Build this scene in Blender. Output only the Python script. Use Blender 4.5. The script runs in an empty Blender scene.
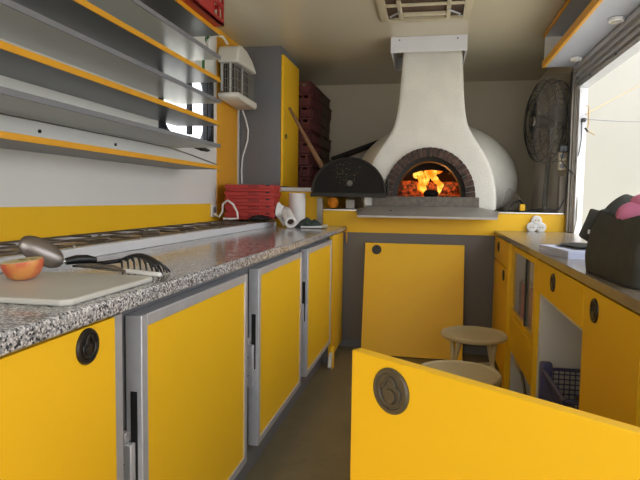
import bpy, bmesh, math, random
from mathutils import Vector, Matrix, noise
random.seed(7)
D = bpy.data; COL = bpy.context.scene.collection; PI = math.pi
R = math.radians

# ------------------------------------------------------------------ materials
def lin(c):
    f = lambda v: (v/255)/12.92 if v/255 <= .04045 else (((v/255)+.055)/1.055)**2.4
    return (f(c[0]), f(c[1]), f(c[2]), 1)
def pm(name, rgb, rough=.5, metal=0, spec=.5, var=.06, vscale=6, bump=0, bscale=60, coat=0, emit=None, estr=0, alpha=1, trans=0, ior=1.45):
    m = D.materials.new(name); m.use_nodes = True; nt = m.node_tree; N = nt.nodes; L = nt.links
    b = N['Principled BSDF']; b.inputs['Roughness'].default_value = rough; b.inputs['Metallic'].default_value = metal
    b.inputs['Specular IOR Level'].default_value = spec; b.inputs['Coat Weight'].default_value = coat
    b.inputs['Alpha'].default_value = alpha; b.inputs['Transmission Weight'].default_value = trans; b.inputs['IOR'].default_value = ior
    tc = N.new('ShaderNodeTexCoord'); nz = N.new('ShaderNodeTexNoise'); nz.inputs['Scale'].default_value = vscale; nz.inputs['Detail'].default_value = 4
    L.new(tc.outputs['Object'], nz.inputs['Vector'])
    rp = N.new('ShaderNodeValToRGB'); c = lin(rgb)
    rp.color_ramp.elements[0].color = tuple(v*(1-var) for v in c[:3])+(1,); rp.color_ramp.elements[1].color = tuple(min(1, v*(1+var)) for v in c[:3])+(1,)
    rp.color_ramp.elements[0].position = .3; rp.color_ramp.elements[1].position = .7
    L.new(nz.outputs['Fac'], rp.inputs['Fac']); L.new(rp.outputs['Color'], b.inputs['Base Color'])
    if bump:
        n2 = N.new('ShaderNodeTexNoise'); n2.inputs['Scale'].default_value = bscale; n2.inputs['Detail'].default_value = 5
        L.new(tc.outputs['Object'], n2.inputs['Vector'])
        bp = N.new('ShaderNodeBump'); bp.inputs['Strength'].default_value = bump; bp.inputs['Distance'].default_value = .01
        L.new(n2.outputs['Fac'], bp.inputs['Height']); L.new(bp.outputs['Normal'], b.inputs['Normal'])
    if emit: b.inputs['Emission Color'].default_value = lin(emit); b.inputs['Emission Strength'].default_value = estr
    return m
M = {}
M['yellow'] = pm('yellow_laminate', (247,194,38), .42, spec=.3, var=.02, vscale=2)
M['yellow_edge'] = pm('yellow_edge', (226,162,36), .4, var=.03)
M['white_panel'] = pm('white_panel', (228,227,221), .3, var=.02, vscale=2)
M['white_wall'] = pm('beige_wall', (200,188,162), .45, var=.03, vscale=3)
M['ceiling'] = pm('ceiling_panel', (208,198,172), .2, var=.04, vscale=2, spec=.5)
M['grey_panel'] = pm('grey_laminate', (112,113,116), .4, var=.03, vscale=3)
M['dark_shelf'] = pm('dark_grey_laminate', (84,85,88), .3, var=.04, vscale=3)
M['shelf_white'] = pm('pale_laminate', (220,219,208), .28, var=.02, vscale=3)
M['shelf_edge'] = pm('grey_shelf_edge', (128,129,133), .3, var=.04)
M['blue_grey'] = pm('pale_grey_laminate', (178,182,192), .4, var=.02)
M['floor'] = pm('brown_vinyl', (124,112,86), .42, var=.12, vscale=9, bump=.05)
M['alu'] = pm('brushed_aluminium', (200,201,204), .42, .45, var=.05, vscale=30)
M['alu_dark'] = pm('aged_aluminium', (140,134,124), .4, .6, var=.1, vscale=14)
M['steel'] = pm('stainless_steel', (186,183,176), .25, .9, var=.06, vscale=8)
M['black'] = pm('black_plastic', (26,26,27), .35, var=.1)
M['dark'] = pm('dark_recess', (22,21,20), .7)
M['ringpull'] = pm('grey_ring_pull', (84,76,62), .35, var=.08, vscale=30)
M['ringdark'] = pm('dark_ring_pull', (44,40,36), .35, var=.08, vscale=30)
M['plaster'] = pm('oven_plaster', (222,219,208), .85, var=.05, vscale=7, bump=.5, bscale=90)
M['white_paint'] = pm('white_sheet_metal', (214,214,216), .35, var=.02)
M['sill'] = pm('sooty_stone', (104,98,88), .7, var=.25, vscale=40, bump=.4)
M['oven_dark'] = pm('sooty_iron', (38,34,28), .6, .2, var=.2, vscale=25, bump=.1)
M['soot'] = pm('sooty_lining', (54,38,30), .9, var=.4, vscale=18, bump=.8, bscale=30)
M['peelwood'] = pm('peel_wood', (128,94,64), .6, var=.15, vscale=20)
M['maroon'] = pm('maroon_plastic', (84,26,28), .5, var=.2, vscale=15)
M['brown_crate'] = pm('brown_plastic', (84,62,48), .6, var=.2, vscale=15)
M['redbox'] = pm('red_card', (178,50,44), .5, var=.05, vscale=8)
M['redplastic'] = pm('red_plastic', (170,36,38), .4, var=.08)
M['paper'] = pm('white_paper', (232,230,226), .8, var=.03, bump=.15, bscale=40)
M['white_plastic'] = pm('white_plastic', (218,214,202), .38, var=.02)
M['white_gloss'] = pm('white_gloss', (232,232,230), .3, var=.01)
M['beige_plastic'] = pm('beige_plastic', (198,186,156), .45, var=.05)
M['stool'] = pm('beige_stool_plastic', (194,176,134), .5, var=.04)
M['board'] = pm('cutting_board', (204,202,192), .4, var=.04, vscale=12)
M['bag'] = pm('charcoal_bag_fabric', (62,62,57), .8, var=.12, vscale=18, bump=.3, bscale=25)
M['pink'] = pm('pink_fabric', (206,124,160), .85, var=.06, bump=.3, bscale=30)
M['basket'] = pm('blue_basket_plastic', (84,84,124), .45, var=.06)
M['orange'] = pm('orange_cord', (232,144,30), .7, var=.25, vscale=30, bump=.5)
M['green_cloth'] = pm('green_cloth', (62,72,66), .9, var=.35, vscale=30, bump=.5)
M['rubber'] = pm('black_rubber', (30,32,38), .5)
M['chrome'] = pm('chrome', (200,200,200), .15, 1)
M['copper_plastic'] = pm('rope_orange', (160,130,84), .6)
M['rope_grey'] = pm('rope_grey', (120,120,118), .6)
M['green'] = pm('green_print', (40,110,50), .5)
M['charcoal'] = pm('charred_wood', (30,20,16), .9, var=.5, vscale=30, bump=.6)
M['grate'] = pm('blackened_steel_rods', (112,103,90), .3, .6, var=.3, vscale=20)
M['hobtray'] = pm('mottled_hob_tray', (176,150,112), .2, .6, var=.45, vscale=7)  # brown metal base with strong random tone variation
M['ground'] = pm('pale_ground', (200,198,190), .9)
M['sheet'] = pm('printed_paper', (206,212,234), .7)
M['fan_metal'] = pm('grey_fan_wire', (54,56,56), .4, .6)

def mat_nodes(name):
    m = D.materials.new(name); m.use_nodes = True; nt = m.node_tree
    return m, nt, nt.nodes, nt.links, nt.nodes['Principled BSDF']
def granite():
    m, nt, N, L, b = mat_nodes('speckled_granite')
    tc = N.new('ShaderNodeTexCoord')
    v = N.new('ShaderNodeTexVoronoi'); v.inputs['Scale'].default_value = 250; L.new(tc.outputs['Object'], v.inputs['Vector'])
    bw = N.new('ShaderNodeSeparateColor'); L.new(v.outputs['Color'], bw.inputs['Color'])
    r = N.new('ShaderNodeValToRGB'); cr = r.color_ramp; cr.interpolation = 'CONSTANT'
    cr.elements[0].position = 0; cr.elements[0].color = lin((66,66,70)); cr.elements[1].position = .13; cr.elements[1].color = lin((128,127,128))
    e = cr.elements.new(.4); e.color = lin((174,173,174)); e = cr.elements.new(.6); e.color = lin((214,212,210)); e = cr.elements.new(.85); e.color = lin((156,155,156))
    L.new(bw.outputs[0], r.inputs['Fac'])
    nz = N.new('ShaderNodeTexNoise'); nz.inputs['Scale'].default_value = 22; L.new(tc.outputs['Object'], nz.inputs['Vector'])
    mx = N.new('ShaderNodeMix'); mx.data_type = 'RGBA'; mx.blend_type = 'OVERLAY'; mx.inputs[0].default_value = .5
    L.new(r.outputs['Color'], mx.inputs[6]); L.new(nz.outputs['Fac'], mx.inputs[7]); L.new(mx.outputs[2], b.inputs['Base Color'])
    b.inputs['Roughness'].default_value = .13; b.inputs['Specular IOR Level'].default_value = .6
    return m
M['granite'] = granite()
def brick():
    m, nt, N, L, b = mat_nodes('dark_red_brick')
    tc = N.new('ShaderNodeTexCoord'); nz = N.new('ShaderNodeTexNoise'); nz.inputs['Scale'].default_value = 22; nz.inputs['Detail'].default_value = 6
    L.new(tc.outputs['Object'], nz.inputs['Vector']); r = N.new('ShaderNodeValToRGB')
    r.color_ramp.elements[0].position = .35; r.color_ramp.elements[0].color = lin((40,31,27)); r.color_ramp.elements[1].position = .7; r.color_ramp.elements[1].color = lin((96,68,55))
    L.new(nz.outputs['Fac'], r.inputs['Fac']); L.new(r.outputs['Color'], b.inputs['Base Color']); b.inputs['Roughness'].default_value = .8
    return m
M['brick'] = brick()
def ember(name, c0, c1, s, scale, lo=.42, hi=.62):
    m, nt, N, L, b = mat_nodes(name)
    tc = N.new('ShaderNodeTexCoord'); nz = N.new('ShaderNodeTexNoise'); nz.inputs['Scale'].default_value = scale; nz.inputs['Detail'].default_value = 5
    L.new(tc.outputs['Object'], nz.inputs['Vector']); r = N.new('ShaderNodeValToRGB')
    r.color_ramp.elements[0].position = lo; r.color_ramp.elements[0].color = lin(c0); r.color_ramp.elements[1].position = hi; r.color_ramp.elements[1].color = lin(c1)
    L.new(nz.outputs['Fac'], r.inputs['Fac']); L.new(r.outputs['Color'], b.inputs['Emission Color']); b.inputs['Emission Strength'].default_value = s
    b.inputs['Base Color'].default_value = lin((60,30,20)); b.inputs['Roughness'].default_value = .9
    return m
M['ember'] = ember('glowing_embers', (16,4,2), (235,84,26), .8, 30, .46, .72)
M['flame'] = ember('flame', (255,118,10), (255,206,84), 1.35, 16, .4, .65)
M['flame_edge'] = ember('flame_outer', (236,84,6), (255,160,30), 1.1, 18, .4, .65)
def apple_mat():
    m, nt, N, L, b = mat_nodes('apple_skin')
    tc = N.new('ShaderNodeTexCoord'); nz = N.new('ShaderNodeTexNoise'); nz.inputs['Scale'].default_value = 22; nz.inputs['Detail'].default_value = 4
    L.new(tc.outputs['Object'], nz.inputs['Vector']); r = N.new('ShaderNodeValToRGB')
    r.color_ramp.elements[0].position = .38; r.color_ramp.elements[0].color = lin((206,74,62)); r.color_ramp.elements[1].position = .68; r.color_ramp.elements[1].color = lin((222,160,84))
    L.new(nz.outputs['Fac'], r.inputs['Fac']); L.new(r.outputs['Color'], b.inputs['Base Color']); b.inputs['Roughness'].default_value = .35
    return m
M['apple'] = apple_mat(); M['apple_flesh'] = pm('apple_flesh', (226,206,150), .5, var=.12, vscale=40); M['apple_core'] = pm('apple_core', (128,136,72), .6)
def film():
    m, nt, N, L, b = mat_nodes('clear_plastic_film')
    b.inputs['Base Color'].default_value = lin((112,104,92)); b.inputs['Roughness'].default_value = .25; b.inputs['Alpha'].default_value = .3
    tc = N.new('ShaderNodeTexCoord'); nz = N.new('ShaderNodeTexNoise'); nz.inputs['Scale'].default_value = 14; nz.inputs['Detail'].default_value = 6
    L.new(tc.outputs['Object'], nz.inputs['Vector']); bp = N.new('ShaderNodeBump'); bp.inputs['Strength'].default_value = .9; bp.inputs['Distance'].default_value = .05
    L.new(nz.outputs['Fac'], bp.inputs['Height']); L.new(bp.outputs['Normal'], b.inputs['Normal'])
    return m
M['film'] = film()
def glass():
    m, nt, N, L, b = mat_nodes('window_glass')
    b.inputs['Base Color'].default_value = (.9,.92,.92,1); b.inputs['Roughness'].default_value = .03; b.inputs['Alpha'].default_value = .22
    return m
M['glass'] = glass()
def canvas():
    m, nt, N, L, b = mat_nodes('cream_canvas')
    tc = N.new('ShaderNodeTexCoord'); nz = N.new('ShaderNodeTexNoise'); nz.inputs['Scale'].default_value = .7; nz.inputs['Detail'].default_value = 3
    L.new(tc.outputs['Object'], nz.inputs['Vector']); r = N.new('ShaderNodeValToRGB')
    r.color_ramp.elements[0].position = .3; r.color_ramp.elements[0].color = lin((160,157,147)); r.color_ramp.elements[1].position = .7; r.color_ramp.elements[1].color = lin((168,165,155))
    L.new(nz.outputs['Fac'], r.inputs['Fac']); L.new(r.outputs['Color'], b.inputs['Base Color']); b.inputs['Roughness'].default_value = .8
    tr = N.new('ShaderNodeBsdfTranslucent'); L.new(r.outputs['Color'], tr.inputs['Color'])
    mx = N.new('ShaderNodeMixShader'); mx.inputs[0].default_value = .2
    L.new(b.outputs[0], mx.inputs[1]); L.new(tr.outputs[0], mx.inputs[2]); L.new(mx.outputs[0], N['Material Output'].inputs['Surface'])
    return m
M['canvas'] = canvas()
def speck():
    m, nt, N, L, b = mat_nodes('speckled_oven_door')
    tc = N.new('ShaderNodeTexCoord'); v = N.new('ShaderNodeTexVoronoi'); v.inputs['Scale'].default_value = 75
    L.new(tc.outputs['Object'], v.inputs['Vector']); lt = N.new('ShaderNodeMath'); lt.operation = 'LESS_THAN'; lt.inputs[1].default_value = .16
    L.new(v.outputs['Distance'], lt.inputs[0])
    sx = N.new('ShaderNodeVectorMath'); sx.operation = 'DISTANCE'; sx.inputs[1].default_value = (-.58,-.8,.27); L.new(tc.outputs['Object'], sx.inputs[0])
    l2 = N.new('ShaderNodeMath'); l2.operation = 'LESS_THAN'; l2.inputs[1].default_value = .1; L.new(sx.outputs['Value'], l2.inputs[0])
    mu = N.new('ShaderNodeMath'); mu.operation = 'MULTIPLY'; L.new(lt.outputs[0], mu.inputs[0]); L.new(l2.outputs[0], mu.inputs[1])
    mx = N.new('ShaderNodeMix'); mx.data_type = 'RGBA'; mx.inputs[6].default_value = lin((26,23,18)); mx.inputs[7].default_value = lin((150,130,90))
    L.new(mu.outputs[0], mx.inputs[0]); L.new(mx.outputs[2], b.inputs['Base Color']); b.inputs['Roughness'].default_value = .7; b.inputs['Specular IOR Level'].default_value = .2
    return m
M['ovendoor'] = speck()

# ------------------------------------------------------------------ mesh builder
class MB:
    def __init__(s): s.bm = bmesh.new(); s.mi = 0
    def _f(s, vs):
        try: f = s.bm.faces.new(vs); f.material_index = s.mi; return f
        except ValueError: return None
    def box(s, x0, x1, y0, y1, z0, z1, M4=None):
        c = [Vector((x, y, z)) for x in (x0, x1) for y in (y0, y1) for z in (z0, z1)]
        if M4: c = [M4 @ p for p in c]
        v = [s.bm.verts.new(p) for p in c]
        for q in ((0,1,3,2),(4,6,7,5),(0,4,5,1),(2,3,7,6),(0,2,6,4),(1,5,7,3)): s._f([v[i] for i in q])
        return s
    def rings(s, rings, close=True, caps=True):
        vr = [[s.bm.verts.new(p) for p in r] for r in rings]
        n = len(vr[0])
        for a, b in zip(vr, vr[1:]):
            for i in range(n if close else n-1):
                j = (i+1) % n; s._f([a[i], a[j], b[j], b[i]])
        if caps and close: s._f(vr[0][::-1]); s._f(vr[-1])
        return s
    def tube(s, pts, r, seg=10, caps=True):
        pts = [Vector(p) for p in pts]; rs = r if isinstance(r, (list, tuple)) else [r]*len(pts)
        prev = None; rings = []
        for i, p in enumerate(pts):
            d = (pts[min(i+1, len(pts)-1)] - pts[max(i-1, 0)]).normalized()
            if prev is None:
                u = d.orthogonal().normalized()
            else:
                u = (prev - d*prev.dot(d)); u = u.normalized() if u.length > 1e-6 else d.orthogonal().normalized()
            prev = u; w = d.cross(u)
            rings.append([p + (u*math.cos(2*PI*k/seg) + w*math.sin(2*PI*k/seg))*rs[i] for k in range(seg)])
        return s.rings(rings, True, caps)
    def prism(s, poly, axis, a0, a1, M4=None):
        def P(u, v, a): 
            p = Vector((a, u, v)) if axis == 'X' else Vector((u, a, v)) if axis == 'Y' else Vector((u, v, a))
            return M4 @ p if M4 else p
        return s.rings([[P(u, v, a0) for u, v in poly], [P(u, v, a1) for u, v in poly]])
    def lathe(s, prof, M4=Matrix(), seg=32):
        rings = [[M4 @ Vector((r*math.cos(2*PI*k/seg), r*math.sin(2*PI*k/seg), z)) for k in range(seg)] for r, z in prof]
        return s.rings(rings, caps=prof[0] != prof[-1])
    def sphere(s, c, r, seg=20, rings=12, M4=None):
        rx, ry, rz = r if isinstance(r, (tuple, list)) else (r, r, r); c = Vector(c)
        rr = []
        for i in range(1, rings):
            t = PI*i/rings
            rr.append([Vector((rx*math.sin(t)*math.cos(2*PI*k/seg), ry*math.sin(t)*math.sin(2*PI*k/seg), -rz*math.cos(t))) for k in range(seg)])
        rr = [[(M4 @ p if M4 else p) + c for p in q] for q in rr]
        return s.rings(rr)
    def grid(s, f, nu, nv):
        v = [[s.bm.verts.new(f(i/nu, j/nv)) for j in range(nv+1)] for i in range(nu+1)]
        for i in range(nu):
            for j in range(nv): s._f([v[i][j], v[i+1][j], v[i+1][j+1], v[i][j+1]])
        return s
    def build(s, name, mat, parent=None, bevel=0, smooth=False, solid=0, sub=0, seg=2, origin=None):
        bmesh.ops.recalc_face_normals(s.bm, faces=s.bm.faces)
        if parent is not None: o0 = world_origin(parent)
        elif origin is not None: o0 = Vector(origin)
        else:
            xs = [v.co for v in s.bm.verts]
            o0 = Vector(((min(p.x for p in xs)+max(p.x for p in xs))/2, (min(p.y for p in xs)+max(p.y for p in xs))/2, min(p.z for p in xs)))
        for v in s.bm.verts: v.co -= o0
        me = D.meshes.new(name); s.bm.to_mesh(me); s.bm.free()
        for m in (mat if isinstance(mat, (list, tuple)) else [mat]): me.materials.append(m)
        o = D.objects.new(name, me); COL.objects.link(o)
        if parent is not None: o.parent = parent
        else: o.location = o0
        if solid: md = o.modifiers.new('s', 'SOLIDIFY'); md.thickness = solid; md.offset = 0
        if bevel: md = o.modifiers.new('b', 'BEVEL'); md.width = bevel; md.segments = seg; md.limit_method = 'ANGLE'; md.angle_limit = R(40)
        if sub: md = o.modifiers.new('u', 'SUBSURF'); md.levels = sub; md.render_levels = sub
        if smooth or bevel:
            for p in me.polygons: p.use_smooth = True
            if not sub: me.set_sharp_from_angle(angle=R(42))
        return o
def world_origin(o):
    p = Vector(o.location)
    while o.parent: o = o.parent; p += o.location
    return p
def tag(o, label=None, cat=None, group=None, kind=None):
    if label: o['label'] = label
    if cat: o['category'] = cat
    if group: o['group'] = group
    if kind: o['kind'] = kind
    return o
def thing(name, label, cat, loc, group=None):
    o = D.objects.new(name, None); COL.objects.link(o); o.location = loc; o.empty_display_size = .05
    return tag(o, label, cat, group)
def copy_tree(o, parent=None):
    c = o.copy(); COL.objects.link(c); c.parent = parent
    for ch in list(o.children): copy_tree(ch, c)
    return c
def struct(o): o['kind'] = 'structure'; return o
def text_mesh(name, s, size, M4, mat, parent, ext=.0008):
    cu = D.curves.new(name, 'FONT'); cu.body = s; cu.size = size; cu.align_x = 'CENTER'; cu.align_y = 'CENTER'; cu.extrude = ext
    t = D.objects.new(name, cu); COL.objects.link(t); bpy.context.view_layer.update()
    me = D.meshes.new_from_object(t.evaluated_get(bpy.context.evaluated_depsgraph_get())); D.objects.remove(t); D.curves.remove(cu)
    me.transform(M4); me.transform(Matrix.Translation(-world_origin(parent))); me.materials.clear(); me.materials.append(mat); me.name = name
    o = D.objects.new(name, me); COL.objects.link(o); o.parent = parent; return o
def frame(mb, y0, y1, z0, z1, w, x0, x1):      # a rectangular frame in a plane of constant X
    mb.box(x0, x1, y0, y0+w, z0, z1); mb.box(x0, x1, y1-w, y1, z0, z1); mb.box(x0, x1, y0+w, y1-w, z0, z0+w); mb.box(x0, x1, y0+w, y1-w, z1-w, z1)

# ------------------------------------------------------------------ key dimensions
XW = -1.431; XR = .947; YB = 5.657; ZC = 2.215; Y0 = -1.5; YP = 4.165
# ------------------------------------------------------------------ shell
struct(MB().box(XW-.06, XR+.06, Y0, YB+.06, -.05, 0).build('floor', M['floor']))
struct(MB().box(XW-.06, XR+.06, Y0, YB+.06, ZC, ZC+.05).build('ceiling', M['ceiling']))
struct(MB().box(XW-.06, XR+.06, YB, YB+.05, 0, ZC).build('wall_back', M['white_wall']))
wl = MB(); x0, x1 = XW-.05, XW
WY0, WY1, WZ0, WZ1 = 2.86, 3.60, 1.43, 1.885
wl.mi = 0
wl.box(x0, x1, Y0, WY0, 1.052, ZC); wl.box(x0, x1, WY0, WY1, 1.052, WZ0); wl.box(x0, x1, WY0, WY1, WZ1, ZC); wl.box(x0, x1, WY1, 3.69, 1.052, ZC); wl.box(x0, x1, 4.1, YB, 1.052, ZC)
wl.mi = 1
wl.box(x0, x1, Y0, YB, .0, 1.052)
struct(wl.build('wall_left', [M['white_panel'], M['yellow']]))
struct(MB().box(x0, x1+.006, 3.69, 4.1, 1.052, ZC).build('trim_1', M['yellow_edge'], bevel=.001))
struct(MB().box(XW, XW+.012, 3.02, 4.16, ZC-.03, ZC).build('trim_2', M['yellow_edge']))
wr = MB()
wr.box(XR, XR+.05, Y0, YB, 0, .88); wr.box(XR, XR+.05, Y0, YB, 1.985, ZC); wr.box(XR, XR+.05, 4.1, YB, .88, 1.985); wr.box(XR, XR+.05, Y0, -.3, .88, 1.985)
struct(wr.build('wall_right', M['white_wall']))
# skirting where the grey front meets the floor
struct(MB().box(-.68, .47, YP-.022, YP-.01, 0, .05).build('baseboard_back', M['grey_panel']))

# left window: rubber frame, mullion, glass
w = D.objects.new('window_1', None); COL.objects.link(w); w.location = (XW, 3.23, WZ0); struct(w)
def rrect(y0, y1, z0, z1, r, n=6):
    pts = []
    for cy, cz, a in ((y1-r, z1-r, 0), (y0+r, z1-r, 90), (y0+r, z0+r, 180), (y1-r, z0+r, 270)):
        for k in range(n+1): t = R(a+90*k/n); pts.append((cy+r*math.cos(t), cz+r*math.sin(t)))
    return pts
fr = MB(); o_ = rrect(WY0-.01, WY1+.01, WZ0-.01, WZ1+.01, .02); i_ = rrect(WY0+.03, WY1-.028, WZ0+.022, WZ1-.03, .11)
X_ = lambda x, ps: [Vector((x, a, b)) for a, b in ps]
fr.rings([X_(XW-.05, i_), X_(XW+.012, i_), X_(XW+.012, o_), X_(XW-.05, o_), X_(XW-.05, i_)], caps=False)
fr.build('window_frame', M['rubber'], w, bevel=.003)
MB().box(XW-.02, XW+.005, WY0+.39, WY0+.42, WZ0+.04, WZ1-.05).build('mullion', M['rubber'], w)
MB().box(XW-.02, XW+.005, 3.505, 3.525, WZ0+.02, WZ1-.05).build('mullion', M['rubber'], w)
MB().box(XW-.03, XW-.026, WY0+.04, WY1-.04, WZ0+.03, WZ1-.04).build('pane', M['glass'], w)
tr = MB()
for i in range(60):
    p = (-6-random.random()*2, 5+random.random()*7, -.4+random.random()*1.9+.5*math.sin(i)); tr.sphere((p[0], p[1], p[2]*.7-.2), (.3+random.random()*.3,)*3, 8, 6)
for v in tr.bm.verts: v.co += noise.noise_vector(v.co*3)*.25
tag(tr.build('bush', pm('leaf_green', (120,140,92), .8, var=.4, vscale=3)), 'green bushes outside the small window', 'bush', kind='stuff')

# ------------------------------------------------------------------ serving hatch (right): post, rail, sill
hatch = D.objects.new('window_2', None); COL.objects.link(hatch); hatch.location = (XR, 2, .88); struct(hatch)
p = MB()
p.box(.905, .947, 4.105, 4.155, .892, 1.985); p.box(.918, .953, 4.08, 4.105, .892, 1.985)
p.box(.925, .935, 4.07, 4.08, .892, 1.985)
p.build('post', M['alu_dark'], hatch, bevel=.002)
MB().box(.936, .985, 4.03, 4.08, .88, 1.84).build('window_jamb', M['white_paint'], hatch, bevel=.002)
rl = MB()
for k, (xa, za, zb) in enumerate([(.905,1.955,1.985),(.93,1.93,1.955),(.915,1.918,1.93),(.935,1.895,1.918),(.92,1.882,1.895),(.94,1.862,1.882),(.925,1.84,1.862)]): rl.box(xa, .99, -.3, 4.10, za, zb)
rl.build('top_rail', M['alu'], hatch, bevel=.001)
for y in (1.8,2.2,2.6,2.9,3.3,3.8): MB().tube([(.932,y,1.872),(.938,y,1.872)], .005, 8).build('screw', M['dark'], hatch)
MB().box(.93, 1.0, -.3, 4.10, .862, .886).build('window_sill', M['alu'], hatch)

# ------------------------------------------------------------------ outside
struct(MB().box(-30, 30, -20, 40, -.75, -.7).build('ground', M['ground']))
cw = MB(); cw.grid(lambda u, v: Vector((1.03+8*u, 6.3+.03*math.sin(u*30)*v, -.7+5.6*v)), 80, 8)
tag(cw.build('awning_wall', M['canvas'], smooth=True, solid=.01), 'plain cream canvas wall of the awning seen through the serving hatch', 'tent wall')
tag(MB().tube([(.967,3.99,1.66),(1.5,5.05,1.97),(2.08,6.26,2.30)], .003, 6).build('guy_rope', M['copper_plastic']), 'thin ochre rope rising from the hatch post towards the canvas', 'rope')
tag(MB().tube([(.967,3.99,1.63),(1.5,5.05,1.75),(2.08,6.26,1.9)], .005, 6).build('guy_rope', M['rope_grey']), 'thin grey rope running almost level from the hatch post', 'rope')
hk = thing('rope_hook', 'small black hook with loose cord ends on the white hatch jamb', 'hook', (.96,4.02,1.62))
MB().box(.95,.975,4.0,4.03,1.615,1.64).build('bracket', M['black'], hk, bevel=.003)
MB().tube([(.97,4.0,1.72),(.985,4.0,1.71),(.99,4.0,1.6),(.98,4.0,1.56),(1.03,4.0,1.53)], .0035, 6).build('cord_end', M['copper_plastic'], hk)
MB().tube([(.97,4.0,1.575),(.985,3.99,1.55)], .006, 6).build('clip', M['black'], hk)

# ------------------------------------------------------------------ upper right shelf with spotlights
rs = thing('overhead_shelf', 'white boxed overhead shelf with yellow front edges above the serving hatch', 'shelf', (.83,2,1.99))
sx0 = .711
MB().box(sx0+.004, XR-.002, Y0, 4.1, 1.99, 2.008).build('lower_board', M['blue_grey'], rs)
MB().box(sx0-.004, sx0+.014, Y0, 4.104, 1.985, 2.028).build('front_edge', M['yellow_edge'], rs, bevel=.001)
MB().box(sx0+.004, XR-.002, Y0, 4.104, 2.185, 2.2).build('upper_board', M['blue_grey'], rs)
MB().box(sx0-.004, sx0+.006, Y0, 4.104, 2.182, 2.204).build('front_edge', M['yellow_edge'], rs, bevel=.001)
MB().box(sx0+.006, XR-.002, 4.085, 4.1, 2.008, 2.185).build('end_panel', M['white_panel'], rs)
def spot(x, y, label):
    s = thing('spotlight', label, 'spotlight', (x, y, 1.99), 'spotlights under the overhead shelf')
    T = Matrix.Translation((x, y, 0))
    MB().lathe([(.026,1.988),(.036,1.988),(.036,1.972),(.033,1.97),(.026,1.97),(.026,1.988)], T, 28).build('trim_ring', M['white_gloss'], s, bevel=.001)
    MB().lathe([(.001,1.984),(.025,1.984),(.025,1.978),(.001,1.976)], T, 24).build('lens', M['chrome'], s)
    MB().box(x-.022, x-.006, y-.006, y+.006, 1.966, 1.978).build('catch', M['beige_plastic'], s)
spot(.861, 3.84, 'round white spotlight under the overhead shelf, farther one by the end corner')
spot(.861, 3.06, 'round white spotlight under the overhead shelf, nearer one above the hatch rail')

# ------------------------------------------------------------------ left wall shelves
XS = -1.166
def wshelf(zb, th, kind, label, endY=3.07):
    s = thing('wall_shelf', label, 'shelf', (-1.3, 1.4, zb), 'long shelves on the left wall')
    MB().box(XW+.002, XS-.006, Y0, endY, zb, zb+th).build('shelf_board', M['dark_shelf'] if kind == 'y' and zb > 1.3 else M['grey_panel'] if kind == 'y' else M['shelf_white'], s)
    MB().box(XS-.006, XS, Y0, endY+.002, zb-.001, zb+th+.001).build('edge_band', M['yellow_edge'] if kind == 'y' else M['shelf_edge'], s, bevel=.001)
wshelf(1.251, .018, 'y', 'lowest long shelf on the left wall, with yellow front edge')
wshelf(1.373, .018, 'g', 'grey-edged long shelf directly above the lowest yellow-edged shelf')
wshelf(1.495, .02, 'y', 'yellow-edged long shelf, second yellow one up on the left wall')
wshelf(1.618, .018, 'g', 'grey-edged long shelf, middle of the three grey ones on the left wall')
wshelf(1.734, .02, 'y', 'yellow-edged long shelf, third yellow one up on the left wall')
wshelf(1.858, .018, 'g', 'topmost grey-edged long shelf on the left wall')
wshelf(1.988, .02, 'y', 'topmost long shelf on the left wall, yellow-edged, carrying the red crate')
sc = MB()
tag(MB().tube([(XW+.001,1.9,1.33),(XW+.006,1.9,1.33)], .007, 12).build('wall_plug', M['black']), 'black screw hole in the white panel above the lowest shelf, nearer one', 'screw')
tag(MB().tube([(XW+.001,2.42,1.33),(XW+.006,2.42,1.33)], .007, 12).build('wall_plug', M['black']), 'black screw hole in the white panel above the lowest shelf, farther one', 'screw')
tag(MB().tube([(XW+.004,.3,1.366),(XW+.004,2.0,1.367),(XW+.004,3.0,1.366),(XW+.004,3.3,1.345),(XW+.004,3.68,1.315)], .0035, 6).build('wall_cable', M['alu_dark']), 'thin brown cable along the white wall, dropping at its far end', 'cable')
k = thing('kitchen_knife', 'dark pointed knife fixed to the wall above the far end of the lowest shelf', 'knife', (XW+.01,3.35,1.39))
MB().prism([(3.18,1.402),(3.4,1.408),(3.4,1.385),(3.3,1.392)], 'X', XW+.004, XW+.007).build('blade', M['black'], k)
MB().prism([(3.4,1.41),(3.52,1.405),(3.55,1.395),(3.5,1.385),(3.4,1.384)], 'X', XW+.002, XW+.014).build('handle', M['black'], k, bevel=.002)
tag(MB().sphere((-1.3,1.47,1.287), (.05,.03,.019), 12, 8).build('bread_roll', pm('brown_crust', (120,84,52), .8, var=.3, vscale=30, bump=.4), smooth=True), 'small brown lump lying on the lowest yellow-edged shelf at the photo edge', 'food')
st = thing('wall_sticker', 'small white sticker with a green and black figure near the shelf ends', 'sticker', (XW,3.52,2.06))
MB().box(XW+.001, XW+.003, 3.44, 3.6, 2.0, 2.16).build('backing', M['white_gloss'], st)
MB().sphere((XW+.004,3.53,2.11), (.002,.03,.02), 14, 8).sphere((XW+.004,3.49,2.09), (.002,.012,.018), 10, 6).build('green_mark', M['green'], st)
MB().sphere((XW+.004,3.545,2.07), (.002,.016,.028), 14, 8).build('black_mark', M['black'], st)
tag(MB().box(XW+.001, XW+.004, 3.44, 3.475, 1.9, 1.96).build('wall_sticker', M['green']), 'narrow dark green sticker above the small window', 'sticker')

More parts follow.
